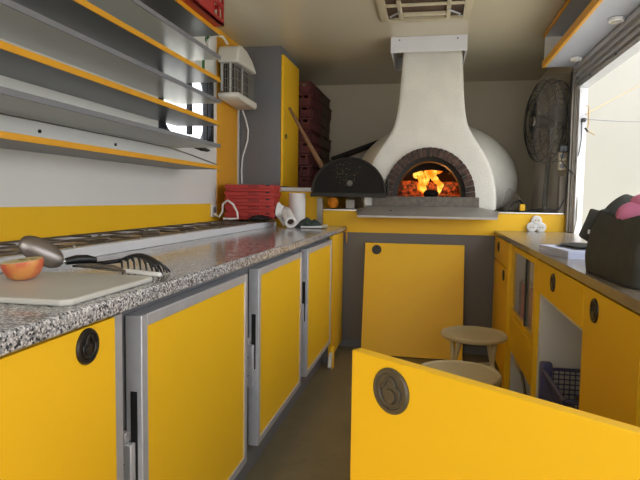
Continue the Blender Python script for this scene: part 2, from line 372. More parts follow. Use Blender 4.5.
# red crate on top shelf
cr = thing('plastic_crate', 'red plastic crate with open sides on the topmost left shelf', 'crate', (-1.25,2.75,2.01))
cb = MB(); bx0, bx1, by0, by1, bz0, bz1 = -1.40, -1.115, 2.45, 2.985, 2.0095, 2.19
cb.box(bx0, bx1, by0, by1, bz0, bz0+.012)
for x in (bx0, bx1-.012):
    for z in (bz0, bz0+.09, bz1-.02): cb.box(x, x+.012, by0, by1, z, z+.022 if z != bz0 else z+.03)
    for y in (by0, by0+.09, by0+.17, by1-.15, by1-.075, by1-.014): cb.box(x, x+.012, y, y+.014, bz0, bz1)
for y in (by0, by1-.012):
    for z in (bz0, bz0+.09, bz1-.02): cb.box(bx0, bx1, y, y+.012, z, z+.022)
    for x in (bx0+.09, bx0+.19): cb.box(x, x+.012, y, y+.012, bz0, bz1)
cb.box(bx1-.011, bx1-.002, by0+.16, by1-.14, bz0+.02, bz1-.01)
cb.build('crate_body', M['redplastic'], cr, bevel=.0015)
text_mesh('crate_marking', 'PIZZA', .05, Matrix.Translation((bx1+.0005, 2.73, 2.1)) @ Matrix.Rotation(PI/2, 4, 'Z') @ Matrix.Rotation(PI/2, 4, 'X'), M['maroon'], cr)

# ------------------------------------------------------------------ insect killer lamp
il = thing('insect_lamp', 'white insect killer lamp with dark grille hung on the yellow column', 'lamp', (-1.3,3.67,1.68))
lx0, lx1, ly0, ly1 = -1.40, -1.285, 3.66, 4.04
MB().prism([(ly0-.015,1.985),(ly0-.015,2.05),(ly0+.01,2.09),(ly0+.06,2.105),(ly0+.16,2.095),(ly0+.28,2.055),(ly1+.01,1.985)], 'X', lx0-.008, lx1+.025).build('top_hood', M['white_plastic'], il, bevel=.012, seg=3)
MB().prism([(ly0-.01,1.79),(ly0-.015,1.765),(ly0+.01,1.75),(ly1-.02,1.73),(ly1+.012,1.742),(ly1+.012,1.78)], 'X', lx0-.008, lx1+.025).build('bottom_tray', M['white_plastic'], il, bevel=.01, seg=3)
MB().box(lx0+.02, lx1-.03, ly0+.03, ly1-.03, 1.765, 2.0).build('core', M['dark'], il)
g = MB()
n = 7
for i in range(n):
    x = lx0+.01+(lx1-lx0-.02)*i/(n-1); g.tube([(x, ly0, 1.765),(x, ly0, 2.0)], .0022, 6)
for i in range(14):
    y = ly0+(ly1-ly0)*i/13; g.tube([(lx1, y, 1.765),(lx1, y, 2.0)], .0022, 6)
for z in (1.82,1.88,1.94): g.tube([(lx0+.01,ly0,z),(lx1,ly0,z),(lx1,ly1,z)], .0018, 6)
g.build('grille', M['alu_dark'], il)
for x, y in ((-1.33, ly0+.015), (lx1-.01, 3.82)):
    MB().tube([(x,y,1.78),(x,y,1.99)], .008, 10).build('lamp_tube', M['white_gloss'], il, smooth=True)
MB().box(-1.385,-1.37, ly0-.012, ly0-.008, 1.8,1.98).build('guard_strip', M['alu'], il)
tag(MB().tube([(-1.36,4.02,1.725),(-1.37,4.12,1.68),(-1.354,4.135,1.60),(-1.36,4.14,1.52),(-1.40,4.145,1.40),(-1.408,4.145,1.3),(-1.405,4.145,1.2)], .006, 8).build('power_cable', M['white_gloss'], smooth=True), 'white power cable hanging from the insect lamp past the grey cabinet', 'cable')
tag(MB().tube([(-1.36,3.70,2.115),(-1.36,3.62,2.14),(-1.38,3.54,2.13),(-1.41,3.50,2.09),(-1.42,3.52,2.03)], .008, 8).build('lamp_cord', M['white_gloss'], smooth=True), 'short white looped cord above the insect lamp near the ceiling', 'cable')

# ------------------------------------------------------------------ left worktop & counter
wt = MB(); wt.box(XW+.002, -.604, .1, YP, .860, .896)
tag(wt.build('granite_worktop', M['granite'], bevel=.008, seg=3), 'long speckled grey granite worktop along the left wall', 'worktop')
def ring_pull(parent, c, rot, r=.034, mat='ringdark'):   # local: +Z out of the panel
    T = Matrix.Translation(c) @ rot
    b = MB().lathe([(r*.02,0),(r,0),(r,.003),(r*.93,.006),(r*.8,.006),(r*.76,.003),(r*.02,.003)], T, 36).build('ring_pull', M[mat], parent, smooth=True)
    pts = []
    for k in range(30):
        t = 2*PI*k/30+PI/2; x, y = math.cos(t), math.sin(t)
        rr = r*(.52 if y < .25 else .52+.14*((y-.25)/.75)); xx = x*rr*(1.08 if y < .35 else .62)
        pts.append(T @ Vector((xx, y*rr-(.06*r), .0055)))
    pts.append(pts[0]); MB().tube(pts, .0024, 8, False).build('pull_ring', M[mat], b, smooth=True)
    g = MB(); g.lathe([(.0005,.0),(r*.34,.0),(r*.3,.0045),(.0005,.0052)], T @ Matrix.Translation((0,-r*.22,.002)), 20).build('thumb_latch', M[mat], b, smooth=True)
FACE_XP = Matrix.Rotation(PI/2, 4, 'Z') @ Matrix.Rotation(PI/2, 4, 'X')     # local z -> +X, local y -> +Z
FACE_XN = Matrix.Rotation(-PI/2, 4, 'Z') @ Matrix.Rotation(PI/2, 4, 'X')    # local z -> -X
FACE_YN = Matrix.Rotation(PI/2, 4, 'X')                                      # local z -> -Y

nc = thing('base_cabinet', 'yellow base cabinet under the near end of the granite worktop', 'cabinet', (-1.0,.6,0))
MB().box(-1.42, -.645, .2, 1.045, .09, .858).build('cabinet_body', M['grey_panel'], nc)
MB().box(-1.42, -.69, .2, 1.045, 0, .09).build('plinth', M['grey_panel'], nc)
nd = MB().box(-.643, -.62, .22, 1.04, .1, .852).build('door', M['yellow'], nc, bevel=.001)
MB().box(-.643, -.625, 1.041, 1.075, .1, .852).build('stile', M['alu'], nc)
ring_pull(nd, Vector((-.62, .943, .8165)), FACE_XP)

fg = thing('counter_fridge', 'long under-counter fridge with three yellow doors in aluminium frames', 'fridge', (-1.0,2.35,0))
MB().box(-1.40, -.664, 1.08, 3.66, .10, .858).build('cabinet_body', M['grey_panel'], fg)
MB().box(-1.40, -.682, 1.08, 3.66, .0, .10).build('plinth', M['grey_panel'], fg)
def fdoor(y0, y1):
    z0, z1 = .152, .832
    d = MB(); frame(d, y0, y1, z0, z1, .028, -.66, -.62)
    d = d.build('door', M['alu'], fg, bevel=.002)
    MB().box(-.655, -.624, y0+.027, y1-.027, z0+.027, z1-.027).build('door_panel', M['yellow'], d)
    MB().box(-.648, -.632, y0-.0016, y0+.01, .45, .66).build('handle_recess', M['dark'], d)
    L = MB(); L.box(-.676, -.636, y0-.022, y0-.001, .385, .545); L.box(-.676, -.65, y0-.022, y0-.001, .545, .57)
    L = L.build('latch', M['alu'], d, bevel=.003)
    for z in (.5,.43): MB().tube([(-.655,y0-.025,z),(-.655,y0-.02,z)], .004, 8).build('screw', M['chrome'], L)
    return d
fdoor(1.148, 1.898); fdoor(2.03, 2.765); fdoor(2.895, 3.635)
ep = thing('end_cabinet', 'narrow yellow end panel unit where the left counter meets the oven platform', 'cabinet', (-1.0,3.9,0))
MB().box(-1.40, -.645, 3.68, 4.14, .0, .858).build('cabinet_body', M['grey_panel'], ep)
MB().box(-.644, -.622, 3.68, 4.14, .04, .852).build('front_panel', M['yellow'], ep, bevel=.001)
w_ = thing('door_wedge', 'small yellow and white wedge at the far foot of the left counter', 'wedge', (-.605,3.6,0))
MB().prism([(3.56,0),(3.62,0),(3.64,.13),(3.6,.12)], 'X', -.615, -.592).build('wedge_body', M['yellow'], w_)
MB().prism([(3.525,0.02),(3.556,0),(3.59,.1),(3.56,.09)], 'X', -.617, -.596).build('wedge_pad', M['white_plastic'], w_)

# ------------------------------------------------------------------ hob on the worktop
hb = thing('gas_hob', 'long low gas hob with white front rim and dark grates on the granite', 'hob', (-1.25,2.4,.896))
hx0, hx1, hy0, hy1 = -1.415, -1.072, .95, 3.92
h = MB(); h.box(hx1-.035, hx1, hy0, hy1, .8965, .932); h.box(hx0, hx0+.02, hy0, hy1, .8965, .932); h.box(hx0+.02, hx1-.035, hy0, hy0+.02, .8965, .932); h.box(hx0+.02, hx1-.035, hy1-.03, hy1, .8965, .932)
h.build('rim', M['white_paint'], hb, bevel=.002)
MB().box(hx0+.02, hx1-.035, hy0+.02, hy1-.03, .8965, .916).build('tray', M['hobtray'], hb)
ng = 7; gl = (hy1-hy0-.06)/ng
for i in range(ng):
    a = hy0+.025+gl*i; b = a+gl-.012; cx, cy = (hx0+hx1)/2-.01, (a+b)/2
    MB().lathe([(.005,.9165),(.05,.9165),(.05,.922),(.036,.926),(.03,.930),(.005,.931)], Matrix.Translation((cx,cy,0)), 24).build('burner', M['grate'], hb, smooth=True)
    g = MB(); z = .936; X0, X1 = hx0+.028, hx1-.042
    g.tube([(X0,a,z),(X1,a,z),(X1,b,z),(X0,b,z),(X0,a,z)], .0035, 6)
    for t in (.5,): 
        xx = X0+(X1-X0)*t; g.tube([(xx,a,z),(xx,b,z)], .004, 6)
    g.tube([(X0,cy,z),(cx-.04,cy,z)], .004, 6); g.tube([(cx+.04,cy,z),(X1,cy,z)], .004, 6)
    for xx in (X0, X1):
        for yy in (a, b): g.tube([(xx,yy,.9165),(xx,yy,z)], .004, 6)
    g.build('grate', M['grate'], hb)
    MB().tube([(hx1-.012,(a+b)/2,.9322),(hx1-.012,(a+b)/2,.939)], [.005,.004], 8).build('rim_screw', M['alu_dark'], hb)

# ------------------------------------------------------------------ cutting board and utensils
bd = MB(); bd.prism([( -.985,.905),(-.648,.905),(-.632,.921),(-.632,1.225),(-.645,1.24),(-.985,1.24)], 'Z', .8965, .9085)
tag(bd.build('cutting_board', M['board'], bevel=.004, seg=3), 'white plastic cutting board with rounded corners on the near worktop', 'cutting board')
ap = thing('apple_half', 'half a red and yellow apple, cut side up, on the cutting board', 'apple', (-.878,1.10,.909))
T = Matrix.Translation((-.878,1.10,.9515)) @ Matrix.Rotation(R(-6),4,'Y') @ Matrix.Rotation(R(5),4,'X')
pr = [(.004,-.039),(.012,-.0425),(.022,-.04),(.033,-.032),(.041,-.018),(.0435,-.006),(.043,0)]
MB().lathe(pr+[(.001,0)], T, 36).build('skin', M['apple'], ap, smooth=True)
MB().lathe([(.001,.0002),(.0425,.0002),(.041,.0012),(.001,.001)], T, 36).build('cut_face', M['apple_flesh'], ap)
c_ = MB(); c_.sphere(T @ Vector((.004,0,.0015)), (.013,.007,.001), 14, 6).sphere(T @ Vector((.03,0,.0015)), (.009,.003,.001), 10, 6); c_.build('core', M['apple_core'], ap)
# serving spoon
sp = thing('serving_spoon', 'large steel serving spoon with black handle lying behind the apple half', 'spoon', (-.9,1.22,.909))
A = Vector((-.948,1.19,.984)); B = Vector((-.893,1.255,.932)); ax = (B-A).normalized(); L_ = (B-A).length
up = Vector((.55,-.72,.42)); up = (up-ax*up.dot(ax)).normalized(); sd = ax.cross(up)
def bowl(u, v):
    t = u*PI; a = -math.cos(t); wdt = math.sin(t)**.8
    s_ = (v*2-1)
    w2 = .031*wdt; d = .017*wdt*(1-s_*s_)
    return (A+B)/2 + ax*(a*L_*.55) + sd*(s_*w2) + up*d
MB().grid(bowl, 24, 14).build('spoon_bowl', pm('worn_steel', (150,142,136), .34, .85, var=.1), sp, smooth=True, solid=.0018)
H0 = B+ax*.003; H = [H0, Vector((-.886,1.266,.932)), Vector((-.872,1.288,.935)), Vector((-.858,1.31,.934))]
MB().tube(H[:2], [.004,.004], 8).build('neck', M['steel'], sp, smooth=True)
MB().tube(H[1:]+[Vector((-.846,1.33,.929))], [.009,.0115,.0115,.009], 12).build('handle', M['black'], sp, smooth=True)
# pasta server
ps = thing('pasta_server', 'black plastic pasta server with curved teeth, prongs down on the granite', 'ladle', (-.74,1.32,.897))
pp = [Vector((-.87,1.345,.918)),Vector((-.84,1.33,.921)),Vector((-.80,1.30,.928)),Vector((-.765,1.315,.933))]
MB().tube(pp, [.008,.006,.005,.006], 10).build('handle', M['black'], ps, smooth=True)
hd0 = Vector((-.735,1.335,.936))
def srv(u, v):
    a = (u-.5)*2; s_ = (v-.5)*2
    return Vector((-.772+.095*u, 1.325+.024*s_+.025*u, .934+.018*math.sin(u*PI)-.012*u*u-.006*s_*s_))
MB().grid(srv, 12, 6).build('head', M['black'], ps, smooth=True, solid=.003)
t_ = MB()
for i in range(7):
    u = .15+.85*i/6
    for v in (0, 1) if i < 6 else (0,.33,.66,1):
        q = srv(u, v); o2 = Vector((.004+.006*u, -.006 if v < .5 else .006, 0))
        t_.tube([q, q+o2+Vector((0,0,-.012)), Vector((q.x+o2.x*1.4, q.y+o2.y, .8995))], [.003,.0028,.0018], 6)
t_.build('teeth', M['black'], ps, smooth=True)
# small knife with white handle
kn = thing('paring_knife', 'small kitchen knife with white handle lying at the board corner', 'knife', (-.75,1.26,.909))
d = Vector((.317,-.106,0)).normalized(); nrm = Vector((-d.y,d.x,0)); K = Vector((-.908,1.329,.9125))
KM = Matrix.Translation(K) @ Matrix((( d.x,nrm.x,0,0),(d.y,nrm.y,0,0),(0,0,1,0),(0,0,0,1)))
MB().prism([(0,0),(.03,-.007),(.15,-.011),(.17,-.011),(.17,.006),(.02,.006)], 'Z', -.001, .001, KM).build('blade', M['steel'], kn)
MB().prism([(.168,-.007),(.20,-.007),(.28,-.009),(.308,-.006),(.31,.004),(.28,.007),(.168,.006)], 'Z', -.003, .006, KM).build('handle', M['white_gloss'], kn, bevel=.003)
k2 = thing('kitchen_tongs', 'dark steel tongs lying between spoon handle and white-handled knife', 'tongs', (-.8,1.28,.912))
MB().tube([(-.88,1.285,.918),(-.83,1.29,.921),(-.77,1.28,.92),(-.715,1.265,.912)], [.003,.006,.006,.004], 8).build('tong_arm', M['grate'], k2, smooth=True)
MB().tube([(-.87,1.28,.92),(-.82,1.272,.924),(-.77,1.27,.921),(-.72,1.258,.913)], [.003,.005,.005,.004], 8).build('tong_arm', M['steel'], k2, smooth=True)

# ------------------------------------------------------------------ pizza boxes etc. at far end of left counter
def pbox():
    b = thing('pizza_box', '', 'pizza box', (-1.2,3.8,.95), 'red pizza boxes stacked behind the hob')
    w2, dd, hh = .165, .155, .045
    m = MB(); m.prism([(-w2+.006,0),(w2-.006,0),(w2-.004,hh),(-w2+.004,hh)], 'Y', -dd+.006, dd-.006, Matrix.Translation((-1.2,3.8,.95))); m.build('carton', M['redbox'], b, bevel=.003)
    m = MB(); m.box(-1.2-w2-.001, -1.2+w2+.001, 3.8-dd-.002, 3.8+dd+.002, .95+hh*.42, .95+hh+.0005); m.build('lid', M['redbox'], b, bevel=.003)
    text_mesh('box_print', 'PIZZA', .027, Matrix.Translation((-1.2+.03,3.8-dd-.0028,.95+hh*.72)) @ FACE_YN, M['dark'], b, .0005)
    MB().box(-1.2+.11, -1.2+.135, 3.8-dd-.0035, 3.8-dd-.001, .95+hh*.8, .95+hh).build('tab_slot', M['dark'], b)
    return b
pb = pbox(); pbl = ['lowest red pizza box of the stack, half behind the black cloth','second red pizza box from the bottom of the stack','middle red pizza box of the stack of five','second red pizza box from the top of the stack','topmost red pizza box of the stack behind the hob']
for i in range(5):
    b = pb if i == 0 else copy_tree(pb)
    b.location = (-1.203+[0,.004,-.004,.002,0][i], 3.8, .949+.0465*i); b.rotation_euler.z = R([7,6,8.5,6,7][i]); b['label'] = pbl[i]
bc = MB()
def cl(u, v):
    x = -1.18+.17*u; y = 3.58+.07*v
    return Vector((x, y, .953+.028*math.sin(u*PI)*math.sin(v*PI)+.008*noise.noise(Vector((x*50,y*50,0)))))
bc.grid(cl, 20, 12)
tag(bc.build('cloth', M['black'], smooth=True, solid=.003), 'crumpled black cloth in front of the red pizza boxes', 'cloth')
tag(MB().tube([(-1.413,3.6,.985),(-1.375,3.59,.965),(-1.35,3.585,1.0),(-1.345,3.58,1.05),(-1.31,3.575,1.075),(-1.27,3.57,1.05),(-1.24,3.565,1.0),(-1.235,3.565,.958),(-1.28,3.56,.955),(-1.33,3.55,.955)], .007, 8).build('power_cable', M['white_gloss'], smooth=True), 'white looped cable from the wall socket beside the pizza boxes', 'cable')
so = thing('wall_socket', 'white wall socket on the yellow splashback left of the pizza boxes', 'socket', (XW,3.62,.975))
MB().box(XW+.001, XW+.012, 3.575, 3.665, .965, 1.05).build('plate', M['white_gloss'], so, bevel=.003)
MB().lathe([(.001,.001),(.02,.001),(.02,.004),(.024,.004)], Matrix.Translation((XW+.012,3.62,1.008)) @ FACE_XP, 20).build('outlet', M['grey_panel'], so)
# paper rolls
br = thing('paper_roll', 'big upright white paper roll beside the pizza boxes', 'paper roll', (-.945,4.02,.896))
MB().lathe([(.02,.8965),(.058,.8965),(.06,.90),(.06,1.128),(.058,1.132),(.02,1.132)], Matrix.Translation((-.945,4.02,0)), 36).build('paper', M['paper'], br, smooth=True)
MB().lathe([(.001,1.12),(.019,1.12),(.019,1.1325),(.001,1.1325)], Matrix.Translation((-.945,4.02,0)), 20).build('core', M['brown_crate'], br)
sr = thing('paper_towel_roll', 'small paper roll lying with its open end to the viewer', 'paper roll', (-.92,3.66,.896))
RT = Matrix.Translation((-.915,3.68,.9505)) @ Matrix.Rotation(R(22),4,'Z') @ Matrix.Rotation(-PI/2+R(14), 4, 'X')
MB().lathe([(.024,-.06),(.036,-.06),(.038,-.055),(.038,.2),(.03,.205),(.024,.2),(.024,-.06)], RT, 30).build('paper', M['paper'], sr, smooth=True)
MB().lathe([(.001,-.02),(.0235,-.02),(.0235,-.0),(.001,0)], RT, 20).build('core', M['brown_crate'], sr)
def pt(u, v):
    return Vector((-.97-.05*math.sin(u*2.4)+.02*v, 3.72+.1*v-.02*u, .905+.15*u+.012*math.sin(7*u+5*v)))
MB().grid(pt, 16, 12).build('loose_sheet', M['paper'], sr, smooth=True, solid=.002)
def gc(u, v):
    x = -.89+.18*u; y = 3.72+.12*v; e = math.sin(u*PI)**.6*math.sin(v*PI)**.6
    return Vector((x, y, .899+e*(.05+.03*noise.noise(Vector((x*30,y*30,1)))+.02*max(0,1-abs(u-.2)*4))))
tag(MB().grid(gc, 30, 18).build('cloth', M['green_cloth'], smooth=True, solid=.003), 'crumpled dark green cloth on the granite beside the paper rolls', 'cloth')
br_ = thing('pastry_brush', 'white handled brush lying on the far end of the granite', 'brush', (-.77,3.85,.896))
MB().tube([(-.84,3.69,.905),(-.78,3.69,.906),(-.70,3.70,.908)], [.006,.006,.008], 10).build('handle', M['white_gloss'], br_, smooth=True)
MB().tube([(-.70,3.70,.911),(-.665,3.705,.914)], [.011,.015], 10).build('brush_head', M['beige_plastic'], br_, smooth=True)

# ------------------------------------------------------------------ far left: side box, tall cabinet, crates, peels
sb = thing('side_box', 'yellow side box with white top edge carrying the grey cabinet', 'cabinet', (-1.12,4.8,0))
MB().box(-1.425, -.82, 4.17, 5.65, .0, 1.145).build('box_body', M['yellow'], sb)
MB().box(-1.425, -.805, 4.155, 5.65, 1.146, 1.174).build('top_board', M['white_gloss'], sb, bevel=.002)
cab = thing('tall_cabinet', 'grey cabinet with yellow door reaching the ceiling in the far left corner', 'cabinet', (-1.26,4.4,1.175))
MB().box(-1.425, -1.112, 4.16, 4.66, 1.1755, ZC-.002).build('cabinet_body', M['grey_panel'], cab)
dr = MB().box(-1.110, -1.090, 4.165, 4.655, 1.185, 2.15).build('door', M['yellow'], cab, bevel=.001)
MB().tube([(-1.09,4.24,1.56),(-1.085,4.24,1.56)], .02, 16).build('pull', M['black'], dr)
def crate(mat, name):
    c = thing(name, '', 'crate', (-1.2,4.9,0), None)
    m = MB(); x0, x1, y0, y1, hh = -1.415, -1.0, 4.69, 5.13, .098
    m.box(x0+.012, x1-.012, y0+.012, y1-.012, 0, .006)
    for (a, b, c2, d2) in ((x0,x1,y0,y0+.006),(x0,x1,y1-.006,y1),(x0,x0+.006,y0,y1),(x1-.006,x1,y0,y1)):
        m.box(a, b, c2, d2, .03, .06)
        m.box(a+.006*(b-a > .1), b-.006*(b-a > .1), c2, d2, .0, .03)
    m.box(x0-.006, x1+.01, y0-.008, y0+.006, .078, .094); m.box(x0-.006, x1+.01, y1-.006, y1+.008, .078, .094); m.box(x1-.006, x1+.012, y0, y1, .078, .094); m.box(x0-.006, x0+.006, y0, y1, .078, .094)
    for k in range(7): 
        y = y0+.02+(y1-y0-.05)*k/6; m.box(x1-.006, x1+.006, y, y+.022, .0, .09)
        x = x0+.02+(x1-x0-.05)*k/6; m.box(x, x+.022, y0-.006, y0+.006, .0, .09)
    m.build('crate_body', M[mat], c, bevel=.002)
    return c
for j, (mat, nm, word) in enumerate((('maroon','dough_crate','maroon'), ('brown_crate','dough_crate','brown'))):
    c0 = crate(mat, nm)
    for i in range(9):
        c = c0 if i == 0 else copy_tree(c0)
        c.location = (-1.2+[0,.012,-.006,.008,-.01,.01,.0,.012,-.004][(i+3*j) % 9], 4.9+.475*j, 1.1755+.0985*i)
        ordw = ['lowest','second','third','fourth','fifth','sixth','seventh','eighth','topmost'][i]
        c['label'] = '%s %s plastic crate%s of the stack behind the yellow cabinet door' % (ordw, word, ' from the bottom' if 0 < i < 8 else '')
        c['group'] = '%s crates stacked in the far corner' % word
pl = thing('pizza_peel', 'long wooden peel handle leaning across the yellow cabinet door', 'peel', (-.8,4.3,1.3))
MB().tube([(-1.06,4.22,1.77),(-.95,4.20,1.585),(-.84,4.19,1.4),(-.76,4.185,1.27),(-.70,4.182,1.17)], [.011,.013,.019,.018,.017], 10).build('handle', M['peelwood'], pl, smooth=True)
dp = thing('pizza_peel', 'dark metal peel lying slanted behind the white oven dome', 'peel', (-.7,5.3,1.5))
PM = Matrix.Translation((-.62,5.50,1.59)) @ Matrix.Rotation(R(-20),4,'Y')
MB().prism([(-.34,-.13),(.32,-.13),(.36,-.08),(.36,.06),(.3,.12),(-.34,.12)], 'Z', -.012, .012, PM).build('blade', M['oven_dark'], dp, bevel=.003)
MB().tube([PM @ Vector((.3,0,-.01)), PM @ Vector((.8,0,-.01))], .014, 10).build('handle', M['oven_dark'], dp, smooth=True)

# ------------------------------------------------------------------ oven platform
pf = thing('oven_platform', 'yellow-fronted platform with grey lower front carrying the pizza oven', 'platform', (.05,4.8,0))
M['warm_grey'] = pm('warm_grey_laminate', (112,106,97), .45, var=.03, vscale=3)
MB().box(-.80, .94, 4.18, 5.65, 0, .85).build('lower_front', M['warm_grey'], pf)
MB().box(-.80, .94, 4.168, 5.65, .851, 1.008).build('apron', M['yellow'], pf)
MB().box(-.80, .94, 4.16, 5.65, 1.009, 1.018).build('top_board', M['steel'], pf, bevel=.001)
lpn = thing('loose_panel', 'loose yellow access panel leaning against the grey platform front', 'panel', (-.11,4.0,0))
a = math.atan2(.2, .79)
PT = Matrix.Translation((-.11,3.952,.0)) @ Matrix.Rotation(-math.atan2(.165,.785),4,'X')
MB().box(-.345, .352, -.009, .009, 0.003, .797, PT).build('board', M['yellow'], lpn, bevel=.0015)
ring_pull(lpn, PT @ Vector((-.262,-.0095,.748)), PT.to_3x3().to_4x4() @ FACE_YN, r=.034)
MB().box(-.345, -.29, -.006, .012, .797, .803, PT).build('strip', M['dark'], lpn)
tag(MB().tube([(-.63,4.13,.899),(-.604,4.14,.899),(-.597,4.14,.885),(-.598,4.14,.82),(-.597,4.14,.77)], [.003,.003,.004,.006,.002], 6).build('ribbon', M['yellow_edge']), 'thin yellow ribbon hanging at the far corner of the granite worktop', 'ribbon')

# ------------------------------------------------------------------ pizza oven
ov = thing('pizza_oven', 'white plastered dome pizza oven with chimney and burning fire', 'pizza oven', (.0,4.8,1.018))
CX = -.015
half = [(1.019,.47),(1.10,.475),(1.20,.462),(1.30,.44),(1.38,.41),(1.44,.375),(1.50,.335),(1.56,.295),(1.62,.262),(1.70,.243),(1.82,.228),(1.95,.22),(2.08,.21),(2.17,.208)]
poly = [(CX+w, z) for z, w in half] + [(CX-w, z) for z, w in reversed(half)]
m = MB(); rings = []
for y, s_ in ((4.19,.985),(4.20,1.0),(4.40,1.0),(4.42,.985)): rings.append([Vector((CX+(u-CX)*s_, y, z)) for u, z in poly])
m.rings(rings)
# dome
prof = []
for i in range(0, 19):
    t = -50+i*(140/18); c, s_ = math.cos(R(t)), math.sin(R(t)); z = 1.24+(.5 if s_ > 0 else .288)*s_
    prof.append((max(.004, .66*c if s_ > 0 else .66*(c**.6)), z))
rr = []
for r_, z in prof: rr.append([Vector((.025+r_*math.cos(2*PI*k/48), 4.87+r_*.86*math.sin(2*PI*k/48), z)) for k in range(48)])
m.rings(rr)
# back of the chimney runs down into the dome
body = m.build('oven_body', M['plaster'], ov)
rm = body.modifiers.new('r', 'REMESH'); rm.mode = 'VOXEL'; rm.voxel_size = .014; rm.use_smooth_shade = True
sm = body.modifiers.new('s', 'SMOOTH'); sm.iterations = 7; sm.factor = .6
def arch(hw, hh, z0, n=24, low=.0):
    pts = [(CX-.0-hw, z0)]
    for k in range(n+1): t = PI-PI*k/n; pts.append((CX+hw*math.cos(t), z0+low+(hh-low)*math.sin(t)))
    pts.append((CX+hw, z0)); return pts
dg = bpy.context.evaluated_depsgraph_get
def bake(o):
    bpy.context.view_layer.update(); me_ = D.meshes.new_from_object(o.evaluated_get(dg())); o.modifiers.clear(); o.data = me_
bake(body)
c1_ = MB(); c1_.prism(arch(.315,.43,1.03,low=.085), 'Y', 3.9, 4.50); c2_ = MB(); c2_.sphere((.0,4.85,1.14), (.5,.42,.34), 32, 20)
for c_ in (c1_, c2_):
    c_ = c_.build('cutter', M['soot']); bo = body.modifiers.new('c', 'BOOLEAN'); bo.operation = 'DIFFERENCE'; bo.object = c_; bo.solver = 'EXACT'
    bake(body); D.objects.remove(c_)
me = body.data
me.materials.clear(); me.materials.append(M['plaster'])
me.materials.append(M['soot']); ol_ = world_origin(body)
for p_ in me.polygons:
    c_ = p_.center+ol_; dx_, dy_, dz_ = (c_.x)/.5, (c_.y-4.85)/.42, (c_.z-1.14)/.34
    inside = dx_*dx_+dy_*dy_+dz_*dz_ < 1.03 or (4.21 < c_.y < 4.6 and abs(c_.x-CX) < .33 and c_.z < 1.03+.37)
    p_.use_smooth = True; p_.material_index = 1 if inside else 0
me.set_sharp_from_angle(angle=R(50))
# lining inside
li = MB(); li.sphere((.0,4.85,1.14), (.492,.412,.332), 40, 26)
bmesh.ops.delete(li.bm, geom=[f_ for f_ in li.bm.faces if f_.calc_center_median().z < 1.06 or f_.calc_center_median().y < 4.62 and abs(f_.calc_center_median().x+.015) < .3 and f_.calc_center_median().z < 1.47], context='FACES')
li.build('lining', M['soot'], ov, smooth=True)
MB().box(-.46, .44, 4.24, 5.2, 1.105, 1.12).build('hearth', M['sill'], ov)
ab = MB(); nb = 25; zb = 1.115
HW, HH, TH = .325, .355, .068
def ae(t, k): return (CX+(HW-k)*math.cos(t), zb+(HH-k)*math.sin(t))
for i in range(nb):
    t0 = PI*i/nb+.012; t1 = PI*(i+1)/nb-.012
    q = [ae(t0,0), ae((t0+t1)/2,0), ae(t1,0), ae(t1,TH), ae((t0+t1)/2,TH), ae(t0,TH)]
    ab.prism(q, 'Y', 4.168, 4.29)
ab.build('brick_arch', M['brick'], ov, bevel=.003)
mo = MB(); P0 = [(ae(PI*i/30,.002)) for i in range(31)]; P1 = [(ae(PI*i/30,TH-.003)) for i in range(31)]
mo.rings([[Vector((a,4.176,b)) for a,b in P0],[Vector((a,4.3,b)) for a,b in P0],[Vector((a,4.3,b)) for a,b in P1],[Vector((a,4.176,b)) for a,b in P1],[Vector((a,4.176,b)) for a,b in P0]], close=False)
mo.build('mortar', M['sill'], ov)
ia = MB()
def ai(t, k): return (CX+(HW-TH-k)*math.cos(t), zb+(HH-TH-k)*math.sin(t))
Q0 = [ai(PI*i/30,-.002) for i in range(31)]; Q1 = [ai(PI*i/30,.028) for i in range(31)]
ia.rings([[Vector((a,4.20,b)) for a,b in Q0],[Vector((a,4.34,b)) for a,b in Q0],[Vector((a,4.42,b)) for a,b in Q1],[Vector((a,4.21,b)) for a,b in Q1],[Vector((a,4.20,b)) for a,b in Q0]], close=False)
ia.build('inner_arch', M['oven_dark'], ov, smooth=True)
MB().box(-.405, .33, 4.09, 4.26, 1.048, 1.118).build('stone_sill', M['sill'], ov, bevel=.006)
MB().box(-.40, .325, 4.20, 4.6, 1.02, 1.104).build('stone_base', M['sill'], ov)
MB().box(-.47, -.41, 4.10, 4.2, 1.05, 1.115).build('white_block', M['plaster'], ov, bevel=.008)
sh = MB()
sh.rings([[Vector((-.50,3.90,.968)),Vector((.432,3.90,.968)),Vector((.432,3.90,.990)),Vector((-.50,3.90,.990))],
          [Vector((-.50,4.158,.968)),Vector((.432,4.158,.968)),Vector((.432,4.158,1.019)),Vector((-.50,4.158,1.019))],
          ], caps=True)
sh2 = MB(); sh2.prism([(-.50,.0),(.432,.0),(.345,1.0),(-.415,1.0)], 'Y', 0, 0.0001)
sh2.bm.free(); sh.bm.free()
sh = MB()
f0, f1 = Vector((-.495,3.93,.985)), Vector((.437,3.93,.985)); b0, b1 = Vector((-.415,4.09,1.05)), Vector((.33,4.09,1.05))
c0, c1 = Vector((-.53,4.155,1.02)), Vector((.47,4.155,1.02))
dn = Vector((0,0,-.016))
vs = [f0, f1, b1, b0]
v = [sh.bm.verts.new(q) for q in (f0, f1, b1, b0, f0+dn, f1+dn, c1, c0, c0+dn*.6, c1+dn*.6)]
for q in ((0,1,2,3),(0,4,5,1),(1,6,2),(0,3,7),(1,5,9,6),(0,7,8,4),(4,8,9,5),(3,2,6,7)): sh._f([v[i] for i in q])
sh.build('ash_shelf', pm('dull_steel', (166,161,152), .45, .4, var=.08, vscale=10), ov, bevel=.0015)
MB().tube([(-.27,4.0,1.016),(-.27,4.0,1.022)], .006, 10).build('screw', M['oven_dark'], ov)
